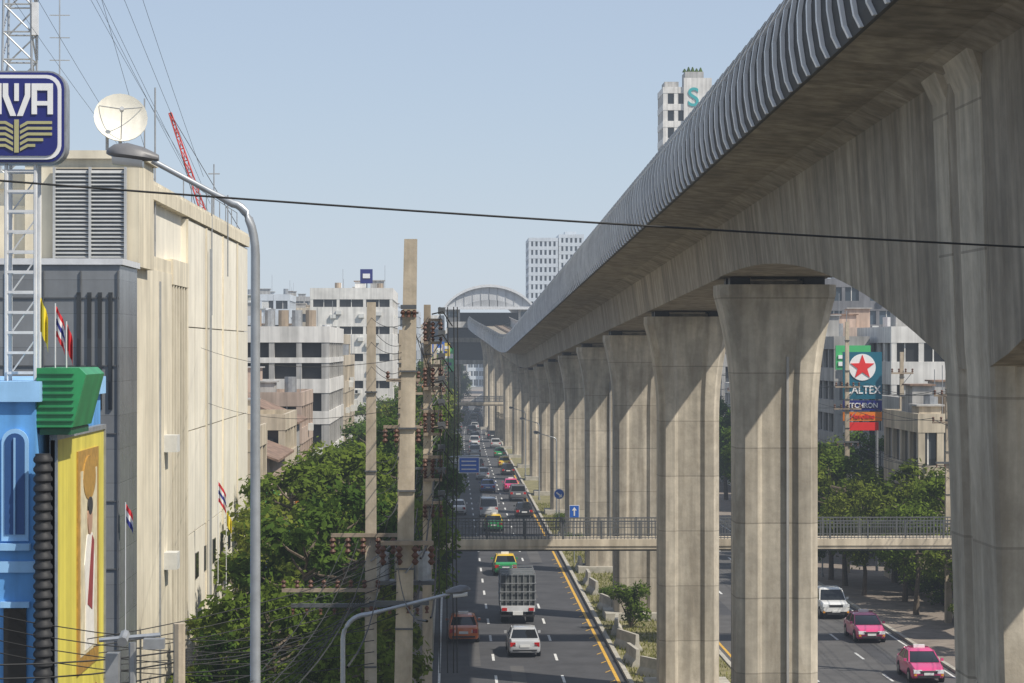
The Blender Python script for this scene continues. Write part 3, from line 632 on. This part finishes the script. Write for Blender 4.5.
# ------------------------------------------------------------------ power poles
def ppole(x,y,H,w=.36,lean=0,arms=(),name='utility_pole',trafo=0):
    m=MB(); m.rings([[(x+lean*t-q,y-q,H*t),(x+lean*t+q,y-q,H*t),(x+lean*t+q,y+q,H*t),(x+lean*t-q,y+q,H*t)] for t,q in ((0,w*.62),(.5,w*.54),(1,w*.42))],'pole_conc')
    z=6.0
    while z<H-1: m.box(x+lean*z/H-w*.58,x+lean*z/H+w*.58,y-w*.6-.02,y+w*.3,z,z+.05,'steel_d'); z+=R.uniform(1.6,2.6)
    for (z,xa,xb,kind) in arms:
        c=x+lean*z/H; 
        m.box(c+xa,c+xb,y-w*.62-.12,y-w*.62-.01,z,z+.12,'wallB' if kind!=2 else 'steel_d')
        n=max(2,int((xb-xa)/.45))
        for i in range(n+1):
            xx=c+xa+.06+(xb-xa-.12)*i/n
            if kind==1: m.tube([(xx,y-w*.62-.06,z+.12+j*.07) for j in range(5)],[.03,.09,.04,.09,.03],'insul',8)
            elif kind==3: m.tube([(xx,y-w*.62-.1,z-.02-j*.09) for j in range(7)],[.04,.11,.04,.11,.04,.11,.04],'insul',8)
            else: m.tube([(xx,y-w*.62-.06,z-.02-j*.07) for j in range(4)],[.03,.07,.03,.06],'insul',6)
        if kind in(1,3): m.tube([(c+xb*.8,y-w*.62-.06,z),(c,y-w*.6,z-.8)],.025,'steel_g',4)
    if trafo:
        z=trafo; m.box(x-1.3,x+1.3,y-1.1,y-.22,z-.15,z,'steel_d')
        for q in (-.75,.1,.85):
            m.tube([(x+q,y-.65,z),(x+q,y-.65,z+1.05),(x+q,y-.65,z+1.1)],[.33,.33,.2],'steel_g',12)
            for qq in (-.12,.12): m.tube([(x+q+qq,y-.65,z+1.1+j*.07) for j in range(5)],[.03,.06,.03,.06,.02],'insul',6)
            m.tube([(x+q,y-.65,z+1.3),(x+q*.6,y-.3,z+2.4)],.018,'wire',4)
    m.build(name)
ppole(-1.45,65,19.6,.44,.33,((17.6,-.25,.2,2),(10.9,-.7,.8,3),(9.2,-1.0,.7,2)))
ppole(-2.62,75,18.0,.34,.03,((10.3,-1.3,1.3,3),(8.5,-2.9,.3,1),(8.0,-2.6,1.6,2)))
stack=tuple((17.6-i*.95,-.15,.62,1 if i%2 else 3) for i in range(9))
ppole(-.95,95,18.3,.34,0,stack)
ppole(-1.9,88,17.2,.30,.05,((15.2,-.6,.7,1),(13.4,-.7,.7,3)),trafo=7.6)
m=MB()
for i in range(9):
    z=17.9-i*.95; m.box(-.5,-.2,94.4,94.6,z,z+.28,'steel_d'); m.tube([(-.75,94.6,z),(-.3,94.2,z+.1),(.1,94.6,z-.5)],.03,'wire',4)
for xx in (-.42,-.1,.15,.3): m.tube([(xx,94.5,18.2),(xx+.05,94.5,14),(xx-.05,94.5,9),(xx,94.5,3)],.022,'wire',4)
m.build('cable_riser')
for i,y in enumerate((122,150,182,215,250,290,335,380)):
    ppole(-1.1-.3*(i%2),y,15.5+1.5*(i%3==0),.34,0,((14.0,-.8,.8,1),(12.2,-1.0,1.0,1),(10,-.9,.9,2),(8.3,-.7,.7,2)))
for i,y in enumerate((110,135,165,195,235,280,330)):
    ppole(28.9 if y==165 else 29.7,y,18.4 if y==165 else 15.4,.30,0,((13.6,-.9,.9,1),(12,-1.0,1.0,1),(9.6,-.8,.8,2)))
ppole(32.9,165,16.2,.3,0,((14.6,-.8,.8,1),))
w=MB()
ysL=[-10,65,95,122,150,182,215,250,290,335,380,430]
for j,(dx,z,rr) in enumerate(((-.7,14.2,.012),(0,14.2,.012),(.7,14.2,.012),(-.9,12.4,.012),(.9,12.4,.012),(-.6,9.9,.02),(-.2,9.8,.025),(.3,9.9,.03),(.6,8.2,.03),(-.4,8.2,.035),(0,7.9,.03),(-.8,11.2,.014),(.5,11.0,.014))):
    for a,b_ in zip(ysL[1:],ysL[2:]): w.wire((-1.15+dx,a,z+(.6 if a<100 else 0)),(-1.15+dx,b_,z),.5+.1*(j%3),rr+.004)
for j in range(5): w.wire((-3.4+.4*j,74.8,10.2),(-3+.7*j,20,12.5+.4*j),.7,.012)
for j in range(6): w.wire((-5.3+.4*j,74.8,8.5),(-1.5+.2*j,95,9.5),.4,.014)
for j in range(9): w.wire((-5.45,46,10.4-.22*j),(-14,43+j,11.1-.2*j),.4+.12*j,.016)
for j in range(7): w.wire((-5.45,46,10.2-.25*j),(-2.6-.1*j,74.8,8.3),.5+.1*j,.015)
for j in range(4): w.wire((-14,44,12.2+.25*j),(-2,60,8.2+.3*j),1.0,.012)
for j in range(5): w.wire((-1.3+.15*j,65,17.6-.3*j),(-.9+.15*j,95,17.8-.95*j),.5,.012)
for j in range(4): w.wire((-2.6,75,17.5-.8*j),(-1.3,65,17.2-.8*j),.2,.010)
for j in range(6): w.wire((-1.6+.15*j,65,10.4-.25*j),(-14,50+2*j,9.6-.2*j),.6+.1*j,.013)
for j in range(7): w.wire((-2.6,75,17.2-1.1*j),(-1.9,88,16.6-1.0*j),.25,.012); w.wire((-1.9,88,16.6-1.0*j),(-.9,95,17.4-.95*j),.2,.012)
for j in range(2): w.wire((-1.25,65,16.2-1.4*j),(-10.9,100+3*j,16.5-2.5*j),.5,.009)
ysR=[80,110,135,165,195,235,280,330]
for dx,z in ((-.8,13.9),(0,13.9),(.8,13.9),(-.9,12.3),(.9,12.3),(-.5,9.5),(.2,9.4),(.6,9.5),(0,8.8)):
    for a,b_ in zip(ysR,ysR[1:]): w.wire((29.6+dx,a,z),(29.6+dx,b_,z),.5,.018)
w.build('power_lines')
w=MB(); w.wire((-14,25.5,19.15),(15,25.5,17.30),.25,.013,'wire',30,6); w.build('overhead_cable')
w=MB()
for x0,z0,x1,z1 in ((-12.5,29.5,-9.6,23.3),(-12,30,-9.4,22.5),(-11.3,31,-9.3,22.8),(-13.3,32,-9.5,22.6),(-12.9,27,-11.2,22.7),(-10.4,31.5,-9.6,24),(-13.9,27,-12.6,24.5),(-11.8,33,-11.4,22.7)): w.wire((x0-1.5,72,z0+3),(x1-1.2,100,z1),.3,.008)
w.build('guy_wires')
# ------------------------------------------------------------------ signs right
m=MB(); m.box(28.8,31.65,166.0,166.35,12.75,16.2,'caltex'); 
m.rings([[(30.2+.98*math.cos(2*math.pi*i/28),y,15.08+.98*math.sin(2*math.pi*i/28)) for i in range(28)] for y in (165.95,165.998)],'sign_white')
star=[(30.2+(.92 if i%2==0 else .37)*math.sin(math.pi*i/5),15.08+(.92 if i%2==0 else .37)*math.cos(math.pi*i/5)) for i in range(10)]
m.rings([[(p[0],y,p[1]) for p in star] for y in (165.9,165.949)],'sred')
m.box(28.8,31.65,166.0,166.3,11.9,12.65,'sign_navy'); m.box(28.8,31.65,166.0,166.3,11.15,11.8,'sorange'); m.box(29.0,31.4,166,166.3,10.45,11.05,'sred')
for xx in (29.1,31.35): m.box(xx-.1,xx+.1,166.36,166.5,0,16.1,'steel_g')
o=m.build('petrol_station_sign')
text('CALTEX',.82,(30.22,165.97,13.4),(HP,0,0),'sign_white',o,.02,.012,.88); text('TECHRON',.5,(30.22,165.97,12.27),(HP,0,0),'sign_white',o,.02,.008,.95); text('Havoline',.5,(30.22,165.97,11.47),(HP,0,0),'sred',o,.02,.008)
m=MB(); m.box(32.0,34.9,188,188.3,14.7,16.7,'sgreen'); m.box(32.2,34.6,187.9,187.99,15.6,15.9,'sign_white'); m.box(32.2,33.9,187.9,187.99,15.0,15.35,'sign_white'); m.tube([(33.4,188.6,0),(33.4,188.6,16)],.15,'steel_g',6); m.build('billboard')
def rsign(x,y,z,kind):
    m=MB(); m.tube([(x,y+.05,0),(x,y+.05,z)],.04,'galv',6)
    if kind=='round':
        for r_,mt,yy in ((.45,'sign_white',0),(.41,'sblue',-.03)): m.rings([[(x+r_*math.cos(2*math.pi*i/20),y+yy+e,z+r_*math.sin(2*math.pi*i/20)) for i in range(20)] for e in (-.02,.005)],mt)
        m.rings([[(x-.28,e,z+.1),(x+.05,e,z-.18),(x-.04,e,z-.28),(x+.25,e,z-.27),(x+.22,e,z+.02),(x+.13,e,z-.08),(x-.2,e,z+.2)] for e in (y-.075,y-.055)],'sign_white')
    else:
        m.box(x-.38,x+.38,y-.03,y,z-.5,z+.5,'sign_white'); m.box(x-.34,x+.34,y-.05,y-.032,z-.46,z+.46,'sblue'); m.box(x-.05,x+.05,y-.07,y-.052,z-.3,z+.15,'sign_white')
        m.face([(x-.18,y-.071,z+.1),(x+.18,y-.071,z+.1),(x,y-.071,z+.36)],'sign_white')
    m.build('traffic_sign')
rsign(9.4,196,3.9,'round'); rsign(9.4,172,4.1,'sq'); rsign(14.2,150,3.0,'sq')
m=MB(); m.tube([(-1.4,200,0),(-1.4,200,6.9),(2.6,200,7.0)],.09,'galv',6); m.box(.75,2.6,199.8,199.86,5.5,6.9,'sign_white'); m.box(.82,2.53,199.77,199.797,5.57,6.83,'sblue')
for z in (6.5,6.15,5.8): m.box(1.0,2.3,199.75,199.768,z,z+.1,'sign_white')
m.build('direction_sign')
for i,(x,y,rz) in enumerate(((9.5,118,.1),(9.7,124,.3),(9.6,131,-.1),(9.8,142,.2),(12.9,117,0),(9.6,152,.1),(9.6,158,0),(10.3,113,.5),(9.6,168,0))):
    m=MB(); m.rings([[(-.32,y_,0),(.32,y_,0),(.26,y_,.22),(.12,y_,.4),(.09,y_,.92),(-.09,y_,.92),(-.12,y_,.4),(-.26,y_,.22)] for y_ in (-1.4,1.4)],'kerb')
    o=m.build('concrete_barrier'); o.location=(x,y,.1); o.rotation_euler=(0,0,rz)
# ------------------------------------------------------------------ vegetation
def tree_mesh(seed,H,cr,n_cl,n_leaf,ls,mat,low=.35,slim=1.0,crad=.30):
    q=random.Random(seed); m=MB()
    tr=[(0,0,0),(.1,.05,H*.2),(q.uniform(-.3,.3),q.uniform(-.3,.3),H*.42),(q.uniform(-.4,.4),q.uniform(-.4,.4),H*.8)]
    m.tube(tr,[.24,.18,.14,.04],'bark',8)
    for k_ in range(n_cl):
        a=q.uniform(0,2*math.pi); zt=low+(1-low)*q.random()**.8; wr=math.sin(math.pi*min(1,max(.12,(zt-low*.8)/(1.08-low*.8))))**.6
        rr=cr*wr*math.sqrt(q.uniform(.1,1.25)); c=Vector((rr*math.cos(a)*slim,rr*math.sin(a),H*zt*.93)); rad=q.uniform(.45,1.2)*cr*crad
        st=Vector(tr[2]).lerp(Vector(tr[3]),max(0,min(1,(c.z-H*.42)/(H*.5)))); mid=st.lerp(c,.5)+Vector((0,0,-.15)); m.tube([st,mid,c],[.075,.05,.02],'bark',5)
        for i in range(int(n_leaf*(rad/(cr*crad))**2)):
            d=Vector((q.gauss(0,1),q.gauss(0,1),q.gauss(0,.65))); d.normalize(); p=c+d*rad*(q.random()**.4)*q.uniform(.7,1.35); 
            nrm=(d*.6+Vector((q.gauss(0,.5),q.gauss(0,.5),.55+q.gauss(0,.5)))).normalized()
            t=nrm.cross(Vector((q.gauss(0,1),q.gauss(0,1),q.gauss(0,1)))).normalized(); b2=nrm.cross(t); s_=ls*q.uniform(.5,1.3)
            m.face([p-t*s_,p+b2*s_*.5,p+t*s_,p-b2*s_*.5],mat)
    o=m.build('street_tree'); return o
T=[tree_mesh(1,9,3.1,30,270,.185,'leaf'),tree_mesh(2,10,2.6,30,280,.185,'leaf2',.25),tree_mesh(3,8,3.4,32,250,.185,'leaf3'),tree_mesh(4,11,2.4,30,260,.185,'leaf',.2),tree_mesh(9,7,2.3,20,250,.165,'leaf3',.35)]
used=[False]*5
def plant(i,x,y,s,sz=None):
    rz=R.uniform(0,6.28); sc_=(s,s,(sz or s))
    if not used[i]:
        o=T[i]; o.location=(x,y,.1); o.rotation_euler=(0,0,rz); o.scale=sc_; used[i]=True
    else: inst(T[i],'street_tree',(x,y,.1),rz,sc_)
for (i,x,y,s,sz) in ((0,-6.3,82,.9,.9),(2,-3.9,86,.9,.9),(1,-6.2,93,1.05,1.0),(4,-3.3,98,1.1,1.0),(0,-2.9,108,.95,1.05),(2,-7.4,109,1.0,1.15),(3,-4.9,120,1.2,1.05),(2,-8.2,126,1.05,1.2),(1,-2.4,132,1.1,1.25),(0,-6.3,140,1.15,1.2),(3,-2.3,148,1.1,1.2),(4,-3.3,72,.9,.85),(4,-5.6,70,.9,.8),(1,-2.2,164,1.05,1.35),(2,-6.0,160,1.2,1.25),(4,-8.6,99,1.1,1.1),(4,-8.6,88,1.0,.9),(1,-4.6,101,1.0,1.05),(0,-3.8,78,.75,.75),(3,-8.0,118,1.1,1.0),(1,-7.6,80,.75,.65),(3,-1.9,178,1.0,1.2)):
    plant(i,x,y,s,sz)
y=192
while y<640:
    plant(R.randint(0,3),-2.2-R.uniform(0,1.3)+ro(y),y,R.uniform(.9,1.2),R.uniform(.95,1.5)); 
    if R.random()<.4: plant(R.randint(0,4),-7-R.uniform(0,2)+ro(y),y+4,R.uniform(.9,1.2))
    y+=R.uniform(11,16)
for (i,x,y,s,sz) in ((4,28.4,121,.75,.62),(2,29.3,146,.9,1.02),(0,28.6,139,.85,.78),(3,26.9,160,.9,.85),(2,31.0,158,.9,.98),(0,27.6,176,1.0,1.05),(1,33,178,1.0,1.0),(2,30,190,1.1,1.15),(3,27.0,203,1.0,.95),(0,31,215,1.1,1.15),(4,34.5,140,1.2,1.25),(2,37,160,1.0,1.05),(3,36.5,170,1.0,.95),(0,33.8,147,.85,.95),(1,27.8,186,.95,.95),(2,27.4,150,.75,.95),(2,31.0,134,.75,.8),(4,26.9,168,1.2,1.3),(0,31.6,142,.9,.95),(2,27.2,156,.9,1.1),(4,30.6,150,1.2,1.3)):
    plant(i,x,y,s,sz)
y=228
while y<600: plant(R.randint(0,3),28.5+R.uniform(-1,2)+ro(y),y,R.uniform(.9,1.2)); y+=R.uniform(13,18)
def bush(seed,r,h,n,name='bush',mat='leaf'):
    q=random.Random(seed); m=MB()
    for k_ in range(12):
        a=q.uniform(0,6.28); rr=q.uniform(0,r*.7); c=Vector((rr*math.cos(a),rr*math.sin(a),q.uniform(.2,.85)*h)); m.tube([(0,0,0),c*.6,c],[.04,.03,.01],'bark',4)
        for i in range(n):
            d=Vector((q.gauss(0,1),q.gauss(0,1),q.gauss(0,1))).normalized(); p=c+d*r*.45*q.random()**.5
            if p.z<0.02: continue
            t=Vector((q.gauss(0,1),q.gauss(0,1),q.gauss(0,.6))).normalized(); b2=t.cross(d).normalized(); s_=q.uniform(.06,.14)
            m.face([p-t*s_,p+b2*s_*.5,p+t*s_,p-b2*s_*.5],mat)
    return m.build(name)
B=bush(5,1.3,2.9,200); B.location=(10.6,133.2,.1)
inst(B,'bush',(9.9,146,.1),1,(.6,.6,.4)); inst(B,'bush',(12.8,121,.1),2,(.55,.55,.35)); inst(B,'bush',(10,185,.1),3,(.7,.7,.5)); inst(B,'bush',(10.2,205,.1),.5,(.8,.8,.6)); inst(B,'bush',(11.5,152,.1),.7,(.9,.8,.5))
for i,(x,y,s_) in enumerate(((31.5,112,1.0),(31.8,118,1.2),(31.6,128,1.1),(31.9,133,1.3),(31.4,144,1.2),(30.8,150,1.2))): inst(B,'bush',(x,y,.1),i,(s_,s_,s_*.7))
gm=MB(); q=random.Random(3)
for i in range(15000):
    x=q.uniform(9.05,14.3); y=q.uniform(106,240)
    if abs(x-11.35)<2 and any(abs(y-p)<1.6 for p in piersY): continue
    h=q.uniform(.06,.26); a=q.uniform(0,6.28); w_=.035; lx=q.uniform(-.08,.08); ly=q.uniform(-.08,.08)
    gm.face([(x-w_*math.cos(a),y-w_*math.sin(a),.1),(x+w_*math.cos(a),y+w_*math.sin(a),.1),(x+lx,y+ly,.1+h)],'grassleaf')
gm.build('grass')
# ------------------------------------------------------------------ vehicles
def wheel(m,x,y,r=.31,w=.2):
    sd=1 if x>0 else -1
    m.tube([(x-sd*w,y,r),(x,y,r)],[r,r],'tire',16); m.tube([(x,y,r),(x+sd*.012,y,r)],[r*.62,r*.55],'hub',12)
def car(kind,c1,c2=None,taxi=False,name='car'):
    m=MB(); p='paint_'+c1; p2='paint_'+(c2 or c1)
    if kind=='sedan':
        body=[(-2.22,.38,.72,.70),(-2.16,.28,.88,.80),(-2.0,.24,.98,.84),(-1.3,.2,.98,.86),(.95,.2,.95,.86),(1.5,.2,.9,.85),(1.95,.24,.78,.80),(2.17,.3,.66,.72),(2.22,.38,.56,.64)]
        gh=((-1.72,1.22,.94,.79),(-1.05,.28,1.44,.60)); wh=(-1.32,1.38)
    elif kind=='hatch':
        body=[(-1.98,.38,.8,.70),(-1.93,.28,.95,.80),(-1.8,.24,1.0,.84),(-1.2,.2,1.0,.84),(.9,.2,.97,.84),(1.4,.2,.92,.83),(1.8,.24,.8,.78),(1.98,.3,.62,.68)]
        gh=((-1.86,1.25,.96,.78),(-1.5,.3,1.5,.62)); wh=(-1.22,1.25)
    elif kind=='suv':
        body=[(-2.25,.5,.9,.78),(-2.2,.4,1.08,.86),(-2.0,.34,1.14,.9),(1.0,.34,1.12,.9),(1.9,.34,1.04,.88),(2.2,.4,.9,.8),(2.28,.5,.75,.72)]
        gh=((-2.1,1.2,1.1,.85),(-1.85,.5,1.74,.7)); wh=(-1.4,1.4)
    elif kind=='pickup':
        body=[(-2.55,.55,.98,.82),(-2.5,.45,1.05,.87),(-1.0,.38,1.07,.88),(.9,.38,1.08,.89),(1.6,.38,1.05,.88),(2.3,.4,.95,.85),(2.5,.48,.8,.76)]
        gh=((-.95,1.35,1.06,.82),(-.7,.65,1.72,.66)); wh=(-1.6,1.65)
    elif kind=='van':
        body=[(-2.4,.4,1.0,.82),(-2.35,.32,1.15,.88),(-2.0,.3,1.18,.9),(1.2,.3,1.15,.9),(2.0,.3,1.05,.88),(2.35,.36,.85,.8)]
        gh=((-2.32,1.75,1.14,.88),(-2.2,1.0,1.98,.76)); wh=(-1.5,1.5)
    rs=[]
    for (y,z0,z1,hw) in body:
        zm=z0+(z1-z0)*.45
        rs.append([(-hw*.9,y,z0),(hw*.9,y,z0),(hw*.99,y,z0+.1),(hw,y,zm),(hw*.97,y,z1-.12),(hw*.86,y,z1),(-hw*.86,y,z1),(-hw*.97,y,z1-.12),(-hw,y,zm),(-hw*.99,y,z0+.1)])
    m.rings(rs,p)
    (a0,a1,az,ah),(b0,b1,bz,bh)=gh
    def ring(t,g_=0): 
        y0=a0+(b0-a0)*t-g_; y1=a1+(b1-a1)*t+g_; h=ah+(bh-ah)*t+g_; z=az+(bz-az)*t; c=.12
        return [(-h+c,y0,z),(h-c,y0,z),(h,y0+c,z),(h,y1-c*1.5,z),(h-c,y1,z),(-h+c,y1,z),(-h,y1-c*1.5,z),(-h,y0+c,z)]
    m.rings([ring(0),ring(.9)],'carglass')
    m.rings([ring(.88,.012),ring(1.0,-.02),[(x*.86,(y-(b0+b1)/2)*.86+(b0+b1)/2,z+.035) for x,y,z in ring(1.0)]],p2)
    for sx in (-1,1):
        for ya,yb in ((a0+.07,b0+.05),(a1-.1,b1-.06),((a0+a1)/2-.1,(b0+b1)/2-.05)):
            m.tube([(sx*(ah-.02),ya,az-.02),(sx*(bh+.005),yb,bz-.04)],.04,p2,5)
        m.box(sx*(ah+.06),sx*(ah+.2),a1-.45,a1-.33,az+.02,az+.15,p)
        for wy in wh:
            wx=sx*(max(b_[3] for b_ in body)-.0); m.tube([(wx-sx*.1,wy,.33),(wx+sx*.006,wy,.33)],[.38,.38],'black_rubber',16); wheel(m,wx+sx*.012,wy,.31 if kind in('sedan','hatch') else .36)
    yr=body[0][0]; yf=body[-1][0]; zt=body[1][2]; hw=body[1][3]
    for sx in (-1,1):
        m.box(sx*(hw-.3),sx*(hw-.02),yr-.0,yr+.14,zt-.28,zt-.06,'tail')
        m.box(sx*(hw-.34),sx*(hw-.31),yr-.01,yr+.05,zt-.27,zt-.08,'headl')
        m.box(sx*(hw*.42),sx*(hw-.06),yf-.2,yf+.005,body[-1][2]-.04,body[-1][2]+.13,'headl')
        m.box(sx*(hw-.2),sx*(hw-.08),yf-.1,yf+.012,.4,.5,'amber')
    m.box(-.26,.26,yr-.03,yr+.05,zt-.32,zt-.18,'plate'); m.box(-hw*.8,hw*.8,yr-.035,yr+.1,.36,.44,'black_rubber')
    m.box(-.42,.42,yf-.12,yf+.012,body[-1][2]-.05,body[-1][2]+.07,'black_rubber'); m.box(-.45,.45,yf-.1,yf+.018,body[-1][2]+.07,body[-1][2]+.1,'chrome')
    m.box(-.55,.55,yf-.1,yf+.015,.3,.42,'black_rubber'); m.box(-.24,.24,yf,yf+.03,.44,.56,'plate')
    if kind=='pickup':
        m.box(-.72,.72,-2.42,-1.0,1.03,1.075,'black_rubber')
        for sx in (-1,1): m.box(sx*.74,sx*.87,-2.5,-1.0,1.02,1.13,p)
        m.box(-.87,.87,-2.53,-2.45,.8,1.13,p)
    if taxi: m.box(-.28,.28,(b0+b1)/2-.1,(b0+b1)/2+.1,bz+.03,bz+.17,'sign_white')
    o=m.build(name,35); sc.collection.objects.unlink(o); return o
CC={}
def putcar(kind,c1,x,y,c2=None,taxi=False,away=True,nm='car'):
    k_=(kind,c1,c2,taxi)
    if k_ not in CC: CC[k_]=car(kind,c1,c2,taxi,nm)
    inst(CC[k_],nm,(x+ro(y),y,.012),(0 if away else math.pi)+R.uniform(-.015,.015))
putcar('sedan','silver',3.95,123.2); putcar('sedan','orange',.75,129,None,True,nm='taxi'); putcar('sedan','green',4.0,166.5,'yellow',True,nm='taxi')
putcar('sedan','green',3.9,206,'yellow',True,nm='taxi'); putcar('sedan','black',7.2,222); putcar('suv','grey',7.3,246)
putcar('pickup','white',23.4,140,away=False,nm='pickup_truck'); putcar('sedan','pink',23.5,128.5,None,True,False,nm='taxi'); putcar('sedan','pink',23.5,113.2,None,True,False,nm='taxi')
putcar('suv','white',16.6,176,away=False); putcar('sedan','red',19.9,205,away=False)
kinds=[('sedan','silver'),('sedan','white'),('sedan','black'),('suv','black'),('suv','white'),('hatch','grey'),('hatch','silver'),('pickup','grey'),('pickup','silver'),('van','white'),('van','silver'),('sedan','blue'),('pickup','bronze'),('suv','grey'),('sedan','grey')]
for lane,y0 in ((.8,226),(4.0,222),(7.25,262)):
    y=y0
    while y<600:
        if R.random()<.18: putcar('sedan',*R.choice([('green',),('pink',),('yellow',)]),lane+R.uniform(-.3,.3),y,R.choice(['yellow',None]),True,nm='taxi')
        else:
            k_=R.choice(kinds); putcar(k_[0],k_[1],lane+R.uniform(-.3,.3),y,nm='pickup_truck' if k_[0]=='pickup' else 'car')
        y+=R.uniform(12,40)
for lane in (16.5,20.1,23.6):
    y=225+R.uniform(0,30)
    while y<600:
        k_=R.choice(kinds); putcar(k_[0],k_[1],lane,y,away=False); y+=R.uniform(18,44)
m=MB(); 
m.box(-1.05,1.05,-3.2,1.3,.75,.95,'steel_d'); m.box(-1.0,1.0,-3.1,1.2,.95,2.9,'canvas')
for yy in (-3.2,-1.7,-.2,1.25):
    for sx in (-1.06,1.0): m.box(sx,sx+.06,yy,yy+.06,.95,3.0,'steel_g')
    m.box(-1.06,1.06,yy,yy+.06,3.0,3.06,'steel_g')
for xx in (-.7,-.35,0,.35,.7): m.box(xx-.02,xx+.02,-3.2,-3.15,.95,3.0,'steel_g')
for z in (1.4,1.9,2.4): 
    m.box(-1.08,1.08,-3.23,-3.2,z,z+.06,'steel_g')
    for sx in (-1.09,1.06): m.box(sx,sx+.03,-3.2,1.3,z,z+.06,'steel_g')
m.box(-1.0,1.0,-3.26,-3.2,.75,1.1,'steel_w')
for sx in (-1,1): m.box(sx*.65,sx*.95,-3.3,-3.26,.8,.98,'tail'); wheel(m,sx*.98,-2.0,.42,.45); wheel(m,sx*.95,2.1,.42,.25)
m.box(-.3,.3,-3.31,-3.27,.55,.75,'plate'); m.box(-1.0,1.0,-3.25,-3.1,.45,.55,'black_rubber')
m.rings([[(-.95,y,.55),(.95,y,.55),(.97,y,1.4),(.82,y,z),(-.82,y,z),(-.97,y,1.4)] for y,z in ((1.45,2.35),(2.6,2.3),(3.05,1.5))],'paint_white')
m.box(-.8,.8,2.62,3.0,1.5,2.1,'carglass'); o=m.build('cargo_truck',30); o.location=(4.05,139,.012)
# ------------------------------------------------------------------ light, sky, air, camera
sv=Vector((.54,-.38,.75)).normalized()
W=bpy.data.worlds.new('World'); sc.world=W; W.use_nodes=True; nt=W.node_tree
sky=nt.nodes.new('ShaderNodeTexSky'); sky.sky_type='NISHITA'; sky.sun_disc=False; sky.sun_elevation=math.asin(sv.z); sky.sun_rotation=math.atan2(sv.x,sv.y)
sky.air_density=1.0; sky.dust_density=.4; sky.ozone_density=2.0; sky.altitude=0
mixn=nt.nodes.new('ShaderNodeMix'); mixn.data_type='RGBA'; mixn.inputs['Factor'].default_value=.5; mixn.inputs['B'].default_value=(5.6,6.5,8.2,1)
nt.links.new(sky.outputs[0],mixn.inputs['A']); nt.links.new(mixn.outputs['Result'],nt.nodes['Background'].inputs[0]); nt.nodes['Background'].inputs[1].default_value=.10
# airlight imitated by a box over the district that absorbs and glows by itself
hm=bpy.data.materials.new('glow_haze'); hm.use_nodes=True; ht=hm.node_tree
for n in list(ht.nodes): ht.nodes.remove(n)
ho=ht.nodes.new('ShaderNodeOutputMaterial'); ab=ht.nodes.new('ShaderNodeVolumeAbsorption'); em=ht.nodes.new('ShaderNodeEmission'); ad=ht.nodes.new('ShaderNodeAddShader')
sig=.00026
ab.inputs['Color'].default_value=(0,0,0,1); ab.inputs['Density'].default_value=sig
em.inputs['Color'].default_value=(.56,.65,.78,1); em.inputs['Strength'].default_value=sig
ht.links.new(ab.outputs[0],ad.inputs[0]); ht.links.new(em.outputs[0],ad.inputs[1]); ht.links.new(ad.outputs[0],ho.inputs['Volume'])
MATS['glow_haze']=hm
hz=MB(); hz.box(-1500,1500,-400,2600,-.5,140,'glow_haze'); hz.build('glow_haze')
l=bpy.data.lights.new('sun','SUN'); l.energy=5.0; l.angle=math.radians(.5); l.color=(1,.93,.82)
lo=bpy.data.objects.new('sun',l); lo.rotation_euler=(-sv).to_track_quat('-Z','Y').to_euler(); sc.collection.objects.link(lo)
c=bpy.data.cameras.new('camera'); c.lens=80; c.sensor_width=36; c.clip_end=9000; c.clip_start=.5
co=bpy.data.objects.new('camera',c); co.location=(0,0,16.5); co.rotation_euler=(math.radians(90.16),0,math.radians(-1.56)); sc.collection.objects.link(co); sc.camera=co
sc.view_settings.view_transform='Standard'; sc.view_settings.look='None'; sc.view_settings.exposure=0
